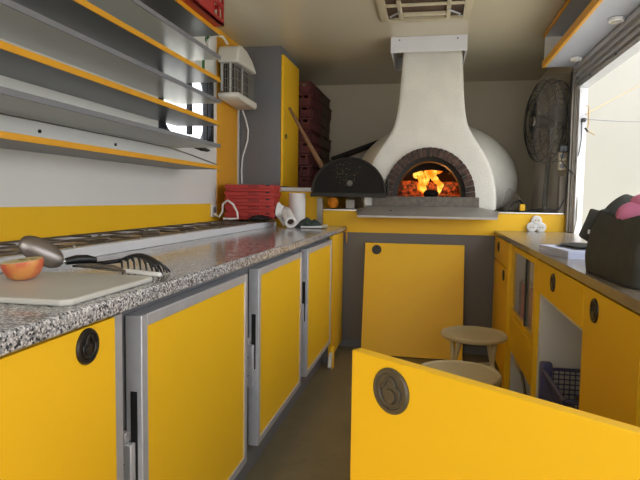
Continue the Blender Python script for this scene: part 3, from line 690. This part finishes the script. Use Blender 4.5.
# hood box at ceiling
hd = thing('chimney_collar', 'white sheet metal box around the oven chimney under the ceiling', 'flue box', (-.04,4.2,2.107))
hm = MB(); hm.box(-.30, .215, 4.05, 4.06, 2.107, 2.214); hm.box(-.30, -.29, 4.06, 4.62, 2.107, 2.214); hm.box(.205, .215, 4.06, 4.62, 2.107, 2.214); hm.box(-.29, .205, 4.61, 4.62, 2.107, 2.214)
hm.build('box_sheet', M['white_paint'], hd, bevel=.0015)
for x in (-.24,.15): MB().tube([(x,4.05,2.19),(x,4.046,2.19)], .005, 8).build('screw', M['dark'], hd)
# oven door, swung open to the left
hw, hh = .255, .225
OM = Matrix.Translation((-.572,4.0,1.12)) @ Matrix.Rotation(R(6),4,'Z')
pts = [(hw*math.cos(PI*k/32), .025+(hh+.01)*math.sin(PI*k/32)) for k in range(33)] + [(-hw,0),(hw,0)]
od = MB().prism(pts, 'Y', -.006, .006, OM).build('oven_door', M['ovendoor'], ov, bevel=.002); od['label'] = 'dark half-round iron door standing open left of the fire'
rim = MB(); rim.tube([OM @ Vector((p[0]*1.0, -.004, p[1])) for p in pts[:33]], .009, 8); rim.build('rim', M['oven_dark'], od, smooth=True)
MB().box(-hw-.01, hw+.012, -.03, .004, -.012, .018, OM).build('bottom_lip', M['oven_dark'], od, bevel=.003)
MB().lathe([(.001,.0),(.018,.0),(.022,.012),(.018,.024),(.001,.028)], OM @ Matrix.Translation((.01,-.006,.085)) @ FACE_YN, 20).build('knob', M['sill'], od, smooth=True)
MB().tube([OM @ Vector((hw+.02,0,.0)), OM @ Vector((hw+.02,0,.12))], .009, 10).build('hinge', M['oven_dark'], od)
pst = thing('support_post', 'grey square post standing under the open oven door', 'post', (-.79,4.12,.86))
MB().box(-.815, -.775, 4.10, 4.14, .8965, 1.10).build('post', M['alu_dark'], pst, bevel=.002)
ob = thing('twine_ball', 'ball of orange twine on the yellow platform under the open oven door', 'twine', (-.73,4.3,1.018))
t_ = []; cc = Vector((-.722,4.25,1.064))
for i in range(900):
    t = i/900*2*PI*34; ph = i/900*2*PI*5.3; v3 = Vector((math.cos(t)*math.cos(ph)-math.sin(t)*math.sin(ph)*math.cos(ph*.37), math.cos(t)*math.sin(ph)+math.sin(t)*math.cos(ph)*math.cos(ph*.37), math.sin(t)*math.sin(ph*.37))); t_.append(cc+v3*.038)
MB().tube(t_, .005, 5).build('twine', M['orange'], ob, smooth=True)
tag(MB().box(-.63,-.56,4.28,4.38,1.019,1.09).build('steel_box', M['alu_dark'], bevel=.003), 'small steel box on the platform between twine ball and oven', 'box')

# fire
tag(MB().sphere((.0,4.78,1.12), (.36,.3,.028), 30, 10).build('ember_bed', M['ember'], smooth=True), 'bed of glowing red embers on the oven floor', 'embers', kind='stuff')
def log(a, b, r, label):
    l = thing('burning_log', label, 'log', ((a[0]+b[0])/2, (a[1]+b[1])/2, 1.12), 'logs burning inside the oven')
    m = MB(); A_, B_ = Vector(a), Vector(b); pts = [A_.lerp(B_, i/10) for i in range(11)]
    m.tube(pts, [r*(1+.12*noise.noise(Vector((i,r*90,0)))) for i in range(11)], 14)
    for v in m.bm.verts: v.co += noise.noise_vector(v.co*25)*.008
    m.build('bark', M['ember'], l, smooth=True)
log((-.27,4.62,1.17),(-.05,4.72,1.165),.05, 'glowing log left of the flames in the oven')
log((-.25,4.78,1.21),(-.0,4.86,1.2),.045, 'glowing log behind the left one in the oven')
log((.05,4.72,1.17),(.21,4.64,1.17),.048, 'glowing log right of the flames in the oven')
log((.02,4.86,1.20),(.24,4.78,1.20),.045, 'glowing log at the back right of the oven')
cl_ = MB(); cl_.sphere((.0,4.44,1.145), (.055,.05,.035), 20, 12)
for v in cl_.bm.verts: v.co += noise.noise_vector(v.co*18)*.012
tag(cl_.build('charred_log', M['charcoal'], smooth=True), 'black charred log end in front of the flames', 'log')
fl = thing('fire', 'bright orange flames rising in the oven mouth', 'fire', (0,4.6,1.13))
def flame(pts, rs, mat, seed):
    m = MB(); P = [Vector(p) for p in pts]; dense = []; rad = []
    for i in range(len(P)-1):
        for k in range(6):
            t = k/6; dense.append(P[i].lerp(P[i+1], t)); rad.append(rs[i]*(1-t)+rs[i+1]*t)
    dense.append(P[-1]); rad.append(rs[-1]); m.tube(dense, rad, 12)
    for v in m.bm.verts:
        d_ = noise.noise_vector(v.co*22+Vector((seed,0,0)))*.014; v.co += Vector((d_.x*.9, d_.y*.5, d_.z))
    m.build('flame', M[mat], fl, smooth=True)
Y = 4.55
flame([(-.03,Y,1.14),(-.065,Y,1.19),(-.06,Y,1.25),(-.085,Y,1.30),(-.115,Y,1.315),(-.125,Y,1.285),(-.11,Y,1.265)], [.014,.024,.018,.02,.02,.014,.003], 'flame', 1)
flame([(-.05,Y+.03,1.14),(-.09,Y+.03,1.18),(-.085,Y+.03,1.25),(-.11,Y+.03,1.33),(-.09,Y+.03,1.355)], [.008,.012,.014,.013,.003], 'flame_edge', 9)
flame([(.05,Y,1.13),(.07,Y,1.17),(.072,Y,1.21),(.04,Y,1.245),(.015,Y,1.28),(.035,Y,1.325),(.065,Y,1.365)], [.008,.015,.024,.02,.018,.014,.003], 'flame', 3)
flame([(-.05,Y+.03,1.24),(-.035,Y+.03,1.30),(-.02,Y+.03,1.36),(-.025,Y+.03,1.41)], [.014,.028,.03,.006], 'flame_edge', 5)
flame([(.0,Y+.03,1.27),(.03,Y+.03,1.31),(.08,Y+.03,1.345),(.12,Y+.03,1.33),(.14,Y+.03,1.30)], [.014,.028,.028,.02,.003], 'flame_edge', 7)
flame([(-.04,Y+.01,1.22),(-.02,Y+.01,1.27),(-.035,Y+.01,1.32),(-.06,Y+.01,1.355)], [.01,.016,.016,.004], 'flame', 8)
flame([(.02,Y+.02,1.24),(.0,Y+.02,1.29),(.02,Y+.02,1.35),(.01,Y+.02,1.385)], [.01,.016,.018,.004], 'flame', 11)

# ------------------------------------------------------------------ ceiling vent
vt = thing('roof_vent', 'square cream roof vent with wind-out frame in the ceiling', 'vent', (-.065,3.4,ZC))
vx0, vx1, vy0, vy1 = -.335, .21, 3.12, 3.665
def rr2(x0,x1,y0,y1,r,n=5): return rrect(x0,x1,y0,y1,r,n)
def loop(z, p): return [Vector((a,b,z)) for a,b in p]
o_ = rr2(vx0,vx1,vy0,vy1,.03); i_ = rr2(vx0+.05,vx1-.05,vy0+.05,vy1-.04,.01)
f = MB(); f.rings([loop(ZC-.001,o_), loop(ZC-.018,rr2(vx0+.004,vx1-.004,vy0+.004,vy1-.004,.03)), loop(ZC-.024,rr2(vx0+.02,vx1-.02,vy0+.02,vy1-.015,.02)), loop(ZC-.02,i_), loop(ZC-.001,i_)], caps=False)
f.build('vent_frame', M['beige_plastic'], vt, smooth=True)
MB().box(vx0+.05,vx1-.05,vy0+.05,vy1-.04,ZC-.004,ZC-.0015).build('fly_screen', M['brown_crate'], vt)
g = MB(); z0_, z1_ = ZC-.02, ZC-.006
g.box(-.22,-.195,3.3,3.62,z0_,z1_); g.box(.06,.085,3.3,3.62,z0_,z1_); g.box(-.195,.06,3.52,3.55,z0_-.006,z1_); g.box(vx0+.05,vx1-.05,3.36,3.385,z0_,z1_)
g.build('cross_frame', M['beige_plastic'], vt, bevel=.003)
MB().tube([(-.27,3.55,ZC-.02),(-.2,3.45,ZC-.024)], .005, 8).build('strut', M['alu'], vt); MB().tube([(.14,3.55,ZC-.02),(.07,3.45,ZC-.024)], .005, 8).build('strut', M['alu'], vt)
MB().box(-.33+.05,-.25,3.56,3.58,ZC-.026,ZC-.018).build('catch', M['chrome'], vt); MB().box(.13,.16,3.56,3.58,ZC-.026,ZC-.018).build('catch', M['chrome'], vt)

# ------------------------------------------------------------------ right side counter
tag(MB().box(.443, .944, .5, 4.158, .860, .888).build('worktop', pm('grey_brown_laminate', (132,120,104), .2, var=.06, vscale=12), bevel=.002), 'smooth grey-brown laminate counter top under the serving hatch', 'worktop')
XF = .45; XD = .468    # door face / carcass face
def panel(parent, name, y0, y1, z0, z1, mat='yellow'): return MB().box(XF, XD-.001, y0, y1, z0, z1).build(name, M[mat], parent, bevel=.0012)
u1 = thing('corner_cabinet', 'yellow drawer and door cabinet at the oven end of the right counter', 'cabinet', (.7,3.8,0))
MB().box(XD, .94, 3.42, 4.15, 0, .858).build('cabinet_body', M['yellow'], u1)
d_ = panel(u1, 'drawer', 3.44, 4.15, .70, .852); ring_pull(d_, Vector((XF,3.90,.795)), FACE_XN)
d_ = panel(u1, 'door', 3.44, 4.15, .05, .69); ring_pull(d_, Vector((XF,3.60,.645)), FACE_XN)
MB().box(XF-.012, .94, 3.33, 3.41, 0, .858).build('side_post', M['yellow'], u1)
u2 = thing('display_fridge', 'glass-fronted drinks fridge in a yellow frame under the right counter', 'fridge', (.7,2.95,0))
c = MB(); c.box(XD, .94, 3.295, 3.325, 0, .858); c.box(XD, .94, 2.545, 2.57, 0, .858); c.box(.92, .94, 2.57, 3.295, 0, .858); c.box(XD,.92,2.57,3.295,.83,.858); c.box(XD,.92,2.57,3.295,.30,.325)
c.build('cabinet_body', M['white_panel'], u2)
fr = MB(); frame(fr, 2.575, 3.29, .475, .852, .026, XF, XF+.022); fr = fr.build('door', M['yellow'], u2, bevel=.0015)
MB().box(XF+.008, XF+.013, 2.595, 3.27, .495, .832).build('pane', M['glass'], fr)
MB().box(XF+.002, XF+.02, 2.82, 2.835, .495, .832).build('pane_divider', M['dark'], fr)
panel(u2, 'lower_panel', 2.575, 3.29, .285, .472)
MB().box(XF, .94, 2.545, 2.572, .0, .858).build('partition', M['yellow'], u2)
tag(MB().box(.50,.90,2.63,3.23,.3255,.430).build('shelf_liner', M['grey_panel']), 'grey base sheet inside the drinks fridge', 'liner')
canA = None
k_ = 0
for iy, yy in enumerate((2.87,2.96,3.05,3.14)):
    cn = thing('drink_can', '', 'can', (.505,yy,.4305), 'red drink cans behind the fridge glass')
    T = Matrix.Translation((.505,yy,.4305))
    MB().lathe([(.02,0),(.033,.006),(.033,.235),(.026,.25),(.001,.25)], T, 20).build('can_body', M[('redplastic','orange','redplastic','maroon')[iy]], cn, smooth=True)
    MB().lathe([(.026,.25),(.027,.254),(.001,.252)], T, 20).build('lid', M['chrome'], cn)
    cn['label'] = ['red can nearest the viewer behind the fridge glass','orange can behind the fridge glass','red can between the orange one and the dark red one behind the fridge glass','dark red can farthest from the viewer behind the fridge glass'][iy]
u3 = thing('niche_cabinet', 'cabinet with yellow drawer above an open white niche', 'cabinet', (.7,2.15,0))
c = MB(); c.box(XD, .94, 2.515, 2.543, 0, .858); c.box(XD, .94, 1.785, 1.80, 0, .858); c.box(.92,.94,1.80,2.515,0,.858); c.box(XD,.92,1.80,2.515,.70,.72); c.box(XD,.92,1.80,2.515,.22,.24)
c.build('cabinet_body', M['white_panel'], u3)
d_ = panel(u3, 'drawer', 1.785, 2.54, .722, .852); ring_pull(d_, Vector((XF,2.20,.80)), FACE_XN)
u4 = thing('base_cabinet', 'yellow base cabinet with one closed door and one door swung open', 'cabinet', (.7,1.2,0))
MB().box(XD, .94, 1.31, 1.78, 0.0, .858).build('cabinet_body', M['white_panel'], u4)
d_ = panel(u4, 'door', 1.315, 1.778, .05, .852); ring_pull(d_, Vector((XF,1.66,.80)), FACE_XN)
c = MB(); c.box(XD,.94,.56,.575,0,.858); c.box(XD,.94,1.295,1.31,0,.858); c.box(.92,.94,.575,1.295,0,.858); c.box(XD,.92,.575,1.295,0,.05)
c.build('open_compartment', M['white_panel'], u4)
# swung-open door
P0_ = Vector((-.135,1.027,0)); P1_ = Vector((.452,.577,0)); dx = (P1_-P0_); Wd = dx.length; dx.normalize(); dy = Vector((-dx.y, dx.x, 0))
DM = Matrix.Translation(P0_) @ Matrix(((dx.x,dy.x,0,0),(dx.y,dy.y,0,0),(0,0,1,0),(0,0,0,1)))
bdoor = MB().box(0, Wd, 0, .024, .05, .820, DM).build('open_door', M['yellow'], u4, bevel=.0025)
bdoor['label'] = 'bright yellow cabinet door swung open into the aisle'
ring_pull(bdoor, DM @ Vector((.098,-.0005,.768)), DM.to_3x3().to_4x4() @ FACE_YN, r=.040, mat='ringpull')
# triple socket
ts = thing('triple_socket', 'white triple socket on the yellow band right of the oven', 'socket', (.72,4.16,.93))
th_ = MB()
for cx_, cz_ in ((.72,.965),(.69,.918),(.75,.918)): th_.lathe([(.001,0),(.034,0),(.034,.022),(.03,.026),(.001,.026)], Matrix.Translation((cx_,4.158,cz_)) @ FACE_YN, 24)
th_.prism([(.70,.90),(.74,.90),(.765,.94),(.74,.985),(.70,.985),(.675,.94)], 'Y', 4.134, 4.158); th_.build('housing', M['white_gloss'], ts, smooth=True)
for cx_, cz_ in ((.72,.965),(.69,.918),(.75,.918)):
    o = MB().lathe([(.001,.0),(.022,.0),(.022,.004),(.017,.004),(.001,.002)], Matrix.Translation((cx_,4.1295,cz_)) @ FACE_YN, 20).build('outlet', M['white_plastic'], ts, smooth=True)
    for q_ in (-.008,.008): MB().tube([(cx_+q_,4.13,cz_),(cx_+q_,4.124,cz_)], .0035, 8).build('pin_hole', M['dark'], o)

# papers on counter
sp_ = [((.60,2.33),.0,.30,.2,'sheet','stack of white paper sheets on the right counter beside the bag',14)]
pst_ = thing('paper_stack', 'thick stack of white paper sheets on the right counter beside the bag', 'papers', (.62,2.35,.888))
m = MB(); TM = Matrix.Translation((.605,2.39,0)) @ Matrix.Rotation(R(10),4,'Z')
for i in range(6): 
    o = random.uniform(-.004,.004); m.box(-.14+o, .16+o, -.17+o, .12, .8885+.0052*i, .8885+.0052*i+.0046, TM)
m.build('sheets', M['sheet'], pst_)
m = MB(); m.grid(lambda u, v: TM @ Vector((-.10+.22*u, -.14+.2*v, .922+.006*math.sin(u*5)*v)), 8, 8); m.build('top_leaflet', M['grey_panel'], pst_, solid=.001)
tag(MB().grid(lambda u, v: TM @ Vector((-.09+.17*u, -.14+.18*v, .929+.006*math.sin(u*4))), 8, 8).build('leaflet', M['bag'], solid=.001), 'dark leaflet lying on the stack of white papers', 'leaflet')

# bag
bg = thing('tote_bag', 'charcoal fabric bag with pink cloth inside on the right counter', 'bag', (.63,1.66,.888))
BM = Matrix.Translation((.608,1.675,0)) @ Matrix.Rotation(R(-88),4,'Z')
def bagf(u, v):
    t = 2*PI*u; c, s_ = math.cos(t), math.sin(t)
    sg = lambda q, e: math.copysign(abs(q)**e, q)
    X = sg(c,.2); Yv = sg(s_,.2)
    top = 1.075 - .028*max(0, 1-abs(X))*(1 if Yv < 0 else .2) + (.012 if Yv > 0 else 0)
    z = .889+(top-.889)*v; bul = .016*math.sin(v*PI)
    x = (.20+bul-.012*v)*X; y = (.135+bul-.035*v)*Yv
    p = BM @ Vector((x, y, z)); n_ = noise.noise(p*8)*.014*min(1, v*3); n2 = noise.noise(p*17+Vector((3,0,0)))*.006*min(1,v*3)
    return p+Vector((n_+n2, n_, n2*.6))
m = MB(); m.grid(bagf, 72, 24); bmesh.ops.remove_doubles(m.bm, verts=m.bm.verts, dist=.0004)
m.box(-.17,.17,-.09,.09,.889,.892,BM)
m.build('bag_body', M['bag'], bg, smooth=True, solid=.004)
def flapf(u, v):
    z = 1.055+.07*v*min(1,(u*3.2))**.7*(1-.2*u)+.006*math.sin(9*u)
    return BM @ Vector((-.19-.02*v+.01*math.sin(u*6), -.085+.2*u, z))
MB().grid(flapf, 24, 8).build('rear_flap', M['bag'], bg, smooth=True, solid=.006)
def strap(u, v):
    p0, p1, p2 = Vector((.54,1.85,1.075)), Vector((.50,1.875,1.078)), Vector((.480,1.88,1.0))
    p = p0.lerp(p1, u).lerp(p1.lerp(p2, u), u); return p+Vector((.014,-.05,0))*(v-.5)+Vector((.02,0,-.02))*(v)
m = MB(); m.grid(strap, 12, 6); m.build('side_strap', M['bag'], bg, smooth=True, solid=.006)
m = MB(); m.prism([(.487,1.078),(.515,1.07),(.502,.965),(.486,.972),(.464,.985),(.455,.992),(.474,1.04)], 'Y', 1.885, 1.905); m.build('side_tab', M['bag'], bg, bevel=.006)
MB().tube([(.482,1.882,1.012),(.481,1.882,.999)], .0035, 8).build('snap', M['white_gloss'], bg)
def pinkf(c, r, s):
    m = MB(); m.sphere(c, r, 22, 14)
    for v in m.bm.verts: v.co += noise.noise_vector(v.co*12+Vector((s,0,0)))*.02
    return m
pk = thing('pink_garment', 'bunched pink cloth sticking out of the charcoal bag', 'cloth', (.63,1.70,1.0))
pinkf((.585,1.71,1.058), (.07,.08,.042), 2).build('lower_fold', M['pink'], pk, smooth=True)
pinkf((.62,1.71,1.088), (.07,.07,.035), 5).build('upper_fold', M['pink'], pk, smooth=True)

# blue basket in the niche
bk = thing('plastic_basket', 'dark blue lattice plastic basket standing in the white niche', 'basket', (.62,2.2,.24))
m = MB(); a0, a1, c0_, c1_, z0_, z1_ = .475, .80, 2.06, 2.46, .2405, .405
m.box(a0, a1, c0_, c1_, z0_, z0_+.006)
def lattice(p, q, nrm):
    p, q = Vector(p), Vector(q); L2 = (q-p).length; n = max(4, int(L2/.021))
    for i in range(n+1): 
        r_ = p.lerp(q, i/n); m.tube([r_+Vector((0,0,z0_)), r_+Vector((0,0,z1_))], .0028, 4)
    for k in range(9): 
        z = z0_+(z1_-z0_)*k/8; m.tube([p+Vector((0,0,z)), q+Vector((0,0,z))], .0028, 4)
    m.tube([p+Vector((0,0,z1_)), q+Vector((0,0,z1_))], .008, 6)
for p, q in (((a0,c0_,0),(a1,c0_,0)),((a0,c1_,0),(a1,c1_,0)),((a0,c0_,0),(a0,c1_,0)),((a1,c0_,0),(a1,c1_,0))): lattice(p, q, None)
m.build('basket_body', M['basket'], bk)
MB().box(a0-.012,a0+.035,c1_-.03,c1_+.012,z0_,z1_+.03).build('corner_grip', M['basket'], bk, bevel=.008)
m = MB()
for i in range(14): m.sphere((.5+.26*random.random(),2.1+.3*random.random(),.27+.05*random.random()), (.035,.05,.022), 10, 6)
for v in m.bm.verts: v.co += noise.noise_vector(v.co*20)*.01
tag(m.build('basket_contents', M['brown_crate'], smooth=True), 'brown odds and ends filling the bottom of the blue basket', 'clutter', kind='stuff')
# hanging strap & dark thing below fridge
hs = thing('hose', 'grey flexible hose with a dark end under the drinks fridge', 'hose', (.5,2.9,0))
MB().tube([(.47,3.05,.28),(.475,3.03,.24),(.478,2.99,.22),(.48,2.9,.17),(.48,2.82,.12),(.485,2.76,.06)], .008, 8).build('tube', M['alu_dark'], hs, smooth=True)
MB().box(.462,.49,3.0,3.14,.22,.285).build('clip', M['beige_plastic'], hs, bevel=.008)
MB().sphere((.50,2.66,.115), (.03,.06,.115), 16, 10).build('dark_end', M['bag'], hs, smooth=True)

# ------------------------------------------------------------------ stools
def stool(x, y, rz, label):
    s = thing('folding_stool', label, 'stool', (x, y, 0), 'round beige folding stools')
    T = Matrix.Translation((x, y, 0)) @ Matrix.Rotation(R(rz),4,'Z')
    MB().lathe([(.002,.432),(.145,.432),(.155,.438),(.157,.45),(.150,.458),(.142,.456),(.138,.452),(.002,.452)], T, 48).build('seat', M['stool'], s, smooth=True)
    for sx_ in (-1, 1):
        for sy_ in (-1, 1):
            MB().tube([T @ Vector((.09*sx_, .05*sy_, .44)), T @ Vector((.10*sx_, .0, .3)), T @ Vector((.115*sx_, -.12*sy_, .008))], [.012,.0115,.0105], 10).build('leg', M['stool'], s, smooth=True)
        MB().tube([T @ Vector((.113*sx_,-.10,.05)), T @ Vector((.113*sx_,.10,.05))], .008, 8).build('stretcher', M['stool'], s)
    MB().tube([T @ Vector((-.1,0,.3)), T @ Vector((.1,0,.3))], .008, 8).build('pivot_bar', M['stool'], s)
stool(.223, 2.82, 20, 'farther beige folding stool, in front of the loose yellow panel')
stool(.12, 2.16, -10, 'nearer beige folding stool, mostly behind the open yellow door')

# ------------------------------------------------------------------ fan
fan = thing('pedestal_fan', 'large grey drum fan wrapped in clear film in the far right corner', 'fan', (.80,4.5,1.018))
FC = Vector((.825,4.47,1.68)); nx = Vector((-.98,-.2,0)).normalized(); tx = Vector((-nx.y, nx.x, 0))
def FP(a, r, d): return FC + (tx*math.cos(a)+Vector((0,0,1))*math.sin(a))*r + nx*d
cg = MB(); rad = .292
for d_, r_ in ((-.055,rad),(.0,rad+.008),(.055,rad),(.085,.24),(.1,.16),(.105,.08),(-.085,.24),(-.1,.16),(-.105,.08)):
    pts = [FP(2*PI*k/40, r_, d_) for k in range(41)]; cg.tube(pts, .005 if r_ > .29 else .003, 6, False)
cg.build('guard_ring', M['fan_metal'], fan, smooth=True)
sp2 = MB()
for k in range(44):
    a = 2*PI*k/44
    for sgn in (1,-1): sp2.tube([FP(a,.04,.105*sgn), FP(a,.16,.1*sgn), FP(a,.24,.085*sgn), FP(a,rad,.055*sgn)], .0017, 4)
    sp2.tube([FP(a,rad,-.055), FP(a,rad,.055)], .0017, 4)
sp2.build('guard_wires', M['fan_metal'], fan)
bl = MB()
for k in range(4):
    a0_ = PI/2*k+.3
    bl.grid(lambda u, v: FP(a0_+ (v-.5)*.9, .05+.22*u, (v-.5)*.07), 8, 8)
bl.build('blade', M['alu_dark'], fan, smooth=True, solid=.003)
MB().tube([FP(0,0,-.09), FP(0,0,.08)], [.06,.05], 20).build('motor', M['black'], fan, smooth=True)
hb_ = MB().tube([FP(0,0,.1), FP(0,0,.112)], [.04,.03], 20).build('hub_badge', M['chrome'], fan, smooth=True)
MB().tube([FC+nx*-.03, Vector((FC.x,FC.y,1.03))], .018, 14).build('pole', M['black'], fan, smooth=True)
MB().lathe([(.002,1.0185),(.11,1.0185),(.105,1.032),(.03,1.045),(.002,1.046)], Matrix.Translation((FC.x-.01,FC.y,0)), 30).build('base', M['black'], fan, smooth=True)
def filmf(u, v):
    z = 1.03+.93*v; w = (1-.25*max(0, 1-v*3))
    a = -2.6+3.3*u
    x = FC.x+.0+ (.125*w)*math.sin(a)*1.0; y = FC.y-.0-.335*w*math.cos(a*.55)
    x = .70+.22*u; y = 4.20-.05*math.sin(u*PI)+.02*noise.noise(Vector((x*14,z*3,2)))
    x += .02*noise.noise(Vector((z*6,u*3,1)))
    return Vector((x, y, z))
fm = MB().grid(filmf, 24, 40).build('plastic_film', M['film'], fan, smooth=True)
ugp = thing('utility_panel', 'grey panel with sockets in the corner beside the hatch post', 'panel', (.9,4.2,1.018))
MB().box(.865,.904,4.17,4.23,1.0185,1.27).build('panel_board', pm('taupe_panel', (128,120,108), .5), ugp)
for z in (1.31,1.375):
    o = MB().box(.850,.903,4.168,4.20,z,z+.06).build('socket', M['beige_plastic'], ugp, bevel=.004)
    MB().lathe([(.001,0),(.017,0),(.017,.003),(.001,.003)], Matrix.Translation((.876,4.167,z+.03)) @ FACE_YN, 18).build('outlet', M['grey_panel'], o)
tag(MB().box(.845,.902,4.12,4.166,1.43,1.475).build('power_adapter', M['black'], bevel=.005), 'black power adapter plugged in above the corner sockets', 'plug')
tag(MB().tube([(.875,4.12,1.45),(.855,4.11,1.37),(.885,4.10,1.33),(.93,4.07,1.28)], .004, 6).build('adapter_cable', M['black'], smooth=True), 'thin black cable from the power adapter to the hatch post', 'cable')
tag(MB().tube([(.90,4.12,1.96),(.89,4.11,1.7),(.902,4.10,1.5),(.90,4.1,1.3),(.89,4.1,1.12),(.85,4.1,1.04),(.76,4.1,1.03)], .006, 8).build('fan_cable', M['black'], smooth=True), 'long black cable running down beside the wrapped fan', 'cable')
tag(MB().tube([(.935,4.05,1.27),(.95,4.03,1.1),(.948,4.02,.98),(.93,4.0,.893)], .0045, 8).build('jamb_cable', M['alu_dark'], smooth=True), 'thin grey-pink cable down the white hatch jamb to the counter', 'cable')
tag(MB().tube([(.955,4.025,1.63),(.952,4.01,1.5),(.945,4.02,1.42),(.935,4.05,1.36)], .003, 6).build('hook_cable', M['black'], smooth=True), 'thin black wire curving from the rope hook down the jamb', 'cable')
yp = thing('extension_plug', 'yellow plug with looped black cable beside the oven base', 'plug', (.62,4.3,1.018))
MB().box(.625,.66,4.25,4.29,1.0185,1.075).build('plug_body', M['yellow'], yp, bevel=.006)
MB().tube([(.64,4.27,1.075),(.62,4.25,1.10),(.57,4.22,1.08),(.54,4.2,1.03),(.6,4.19,1.024),(.72,4.2,1.024)], .006, 8).build('cable', M['black'], yp, smooth=True)
cf = MB()
def cff(u, v):
    x = .52+.12*u; z = 1.02+.14*v; return Vector((x+.02*noise.noise(Vector((x*20,z*20,0))), 4.3+.05*noise.noise(Vector((x*12,z*12,5))), z*(1)+.03*math.sin(u*5)*v))
tag(cf.grid(cff, 14, 14).build('plastic_wrap', M['film'], smooth=True), 'crumpled clear plastic wrap beside the oven dome', 'plastic')

# ------------------------------------------------------------------ light
sc_ = bpy.context.scene
W = D.worlds.new('sky'); sc_.world = W; W.use_nodes = True; nt = W.node_tree; bgd = nt.nodes['Background']
tc = nt.nodes.new('ShaderNodeTexCoord'); sep = nt.nodes.new('ShaderNodeSeparateXYZ'); nt.links.new(tc.outputs['Generated'], sep.inputs[0])
rp = nt.nodes.new('ShaderNodeValToRGB'); rp.color_ramp.elements[0].position = 0.0; rp.color_ramp.elements[0].color = (.95,.96,1,1); rp.color_ramp.elements[1].position = 1; rp.color_ramp.elements[1].color = (.8,.88,1,1)
nt.links.new(sep.outputs['Z'], rp.inputs['Fac']); nt.links.new(rp.outputs['Color'], bgd.inputs['Color']); bgd.inputs['Strength'].default_value = 2.6
def lamp(name, kind, loc, rot, **k):
    l = D.lights.new(name, kind); [setattr(l, a, b) for a, b in k.items()]
    o = D.objects.new(name, l); COL.objects.link(o); o.location = loc; o.rotation_euler = rot; return o
s = lamp('daylight', 'SUN', (0,-3,3), (0,0,0), energy=.15, angle=R(40), color=(1,.97,.92))
s.rotation_euler = Vector((.1,1,-.28)).to_track_quat('-Z', 'Y').to_euler()
s2 = lamp('high_sun', 'SUN', (3,0,6), (0,0,0), energy=6, angle=R(12), color=(1,.97,.92)); s2.rotation_euler = Vector((-.12,.15,-1)).to_track_quat('-Z', 'Y').to_euler()
lamp('fire_light', 'POINT', (0,4.62,1.3), (0,0,0), energy=5, color=(1,.42,.12), shadow_soft_size=.08)

# ------------------------------------------------------------------ camera
cam = D.cameras.new('camera'); co = D.objects.new('camera', cam); COL.objects.link(co); sc_.camera = co
cam.sensor_width = 36; cam.lens = 570.685/640*36; cam.clip_start = .02; cam.clip_end = 200
yaw, pitch, roll = R(10.892), R(4.183), R(.788)
co.location = (0,0,1.097)
co.rotation_euler = (Matrix.Rotation(yaw,3,'Z') @ Matrix.Rotation(PI/2-pitch,3,'X') @ Matrix.Rotation(roll,3,'Z')).to_euler()
vs = sc_.view_settings; vs.view_transform = 'Standard'; vs.look = 'None'; vs.gamma = 1; vs.exposure = .3; vs.use_curve_mapping = False
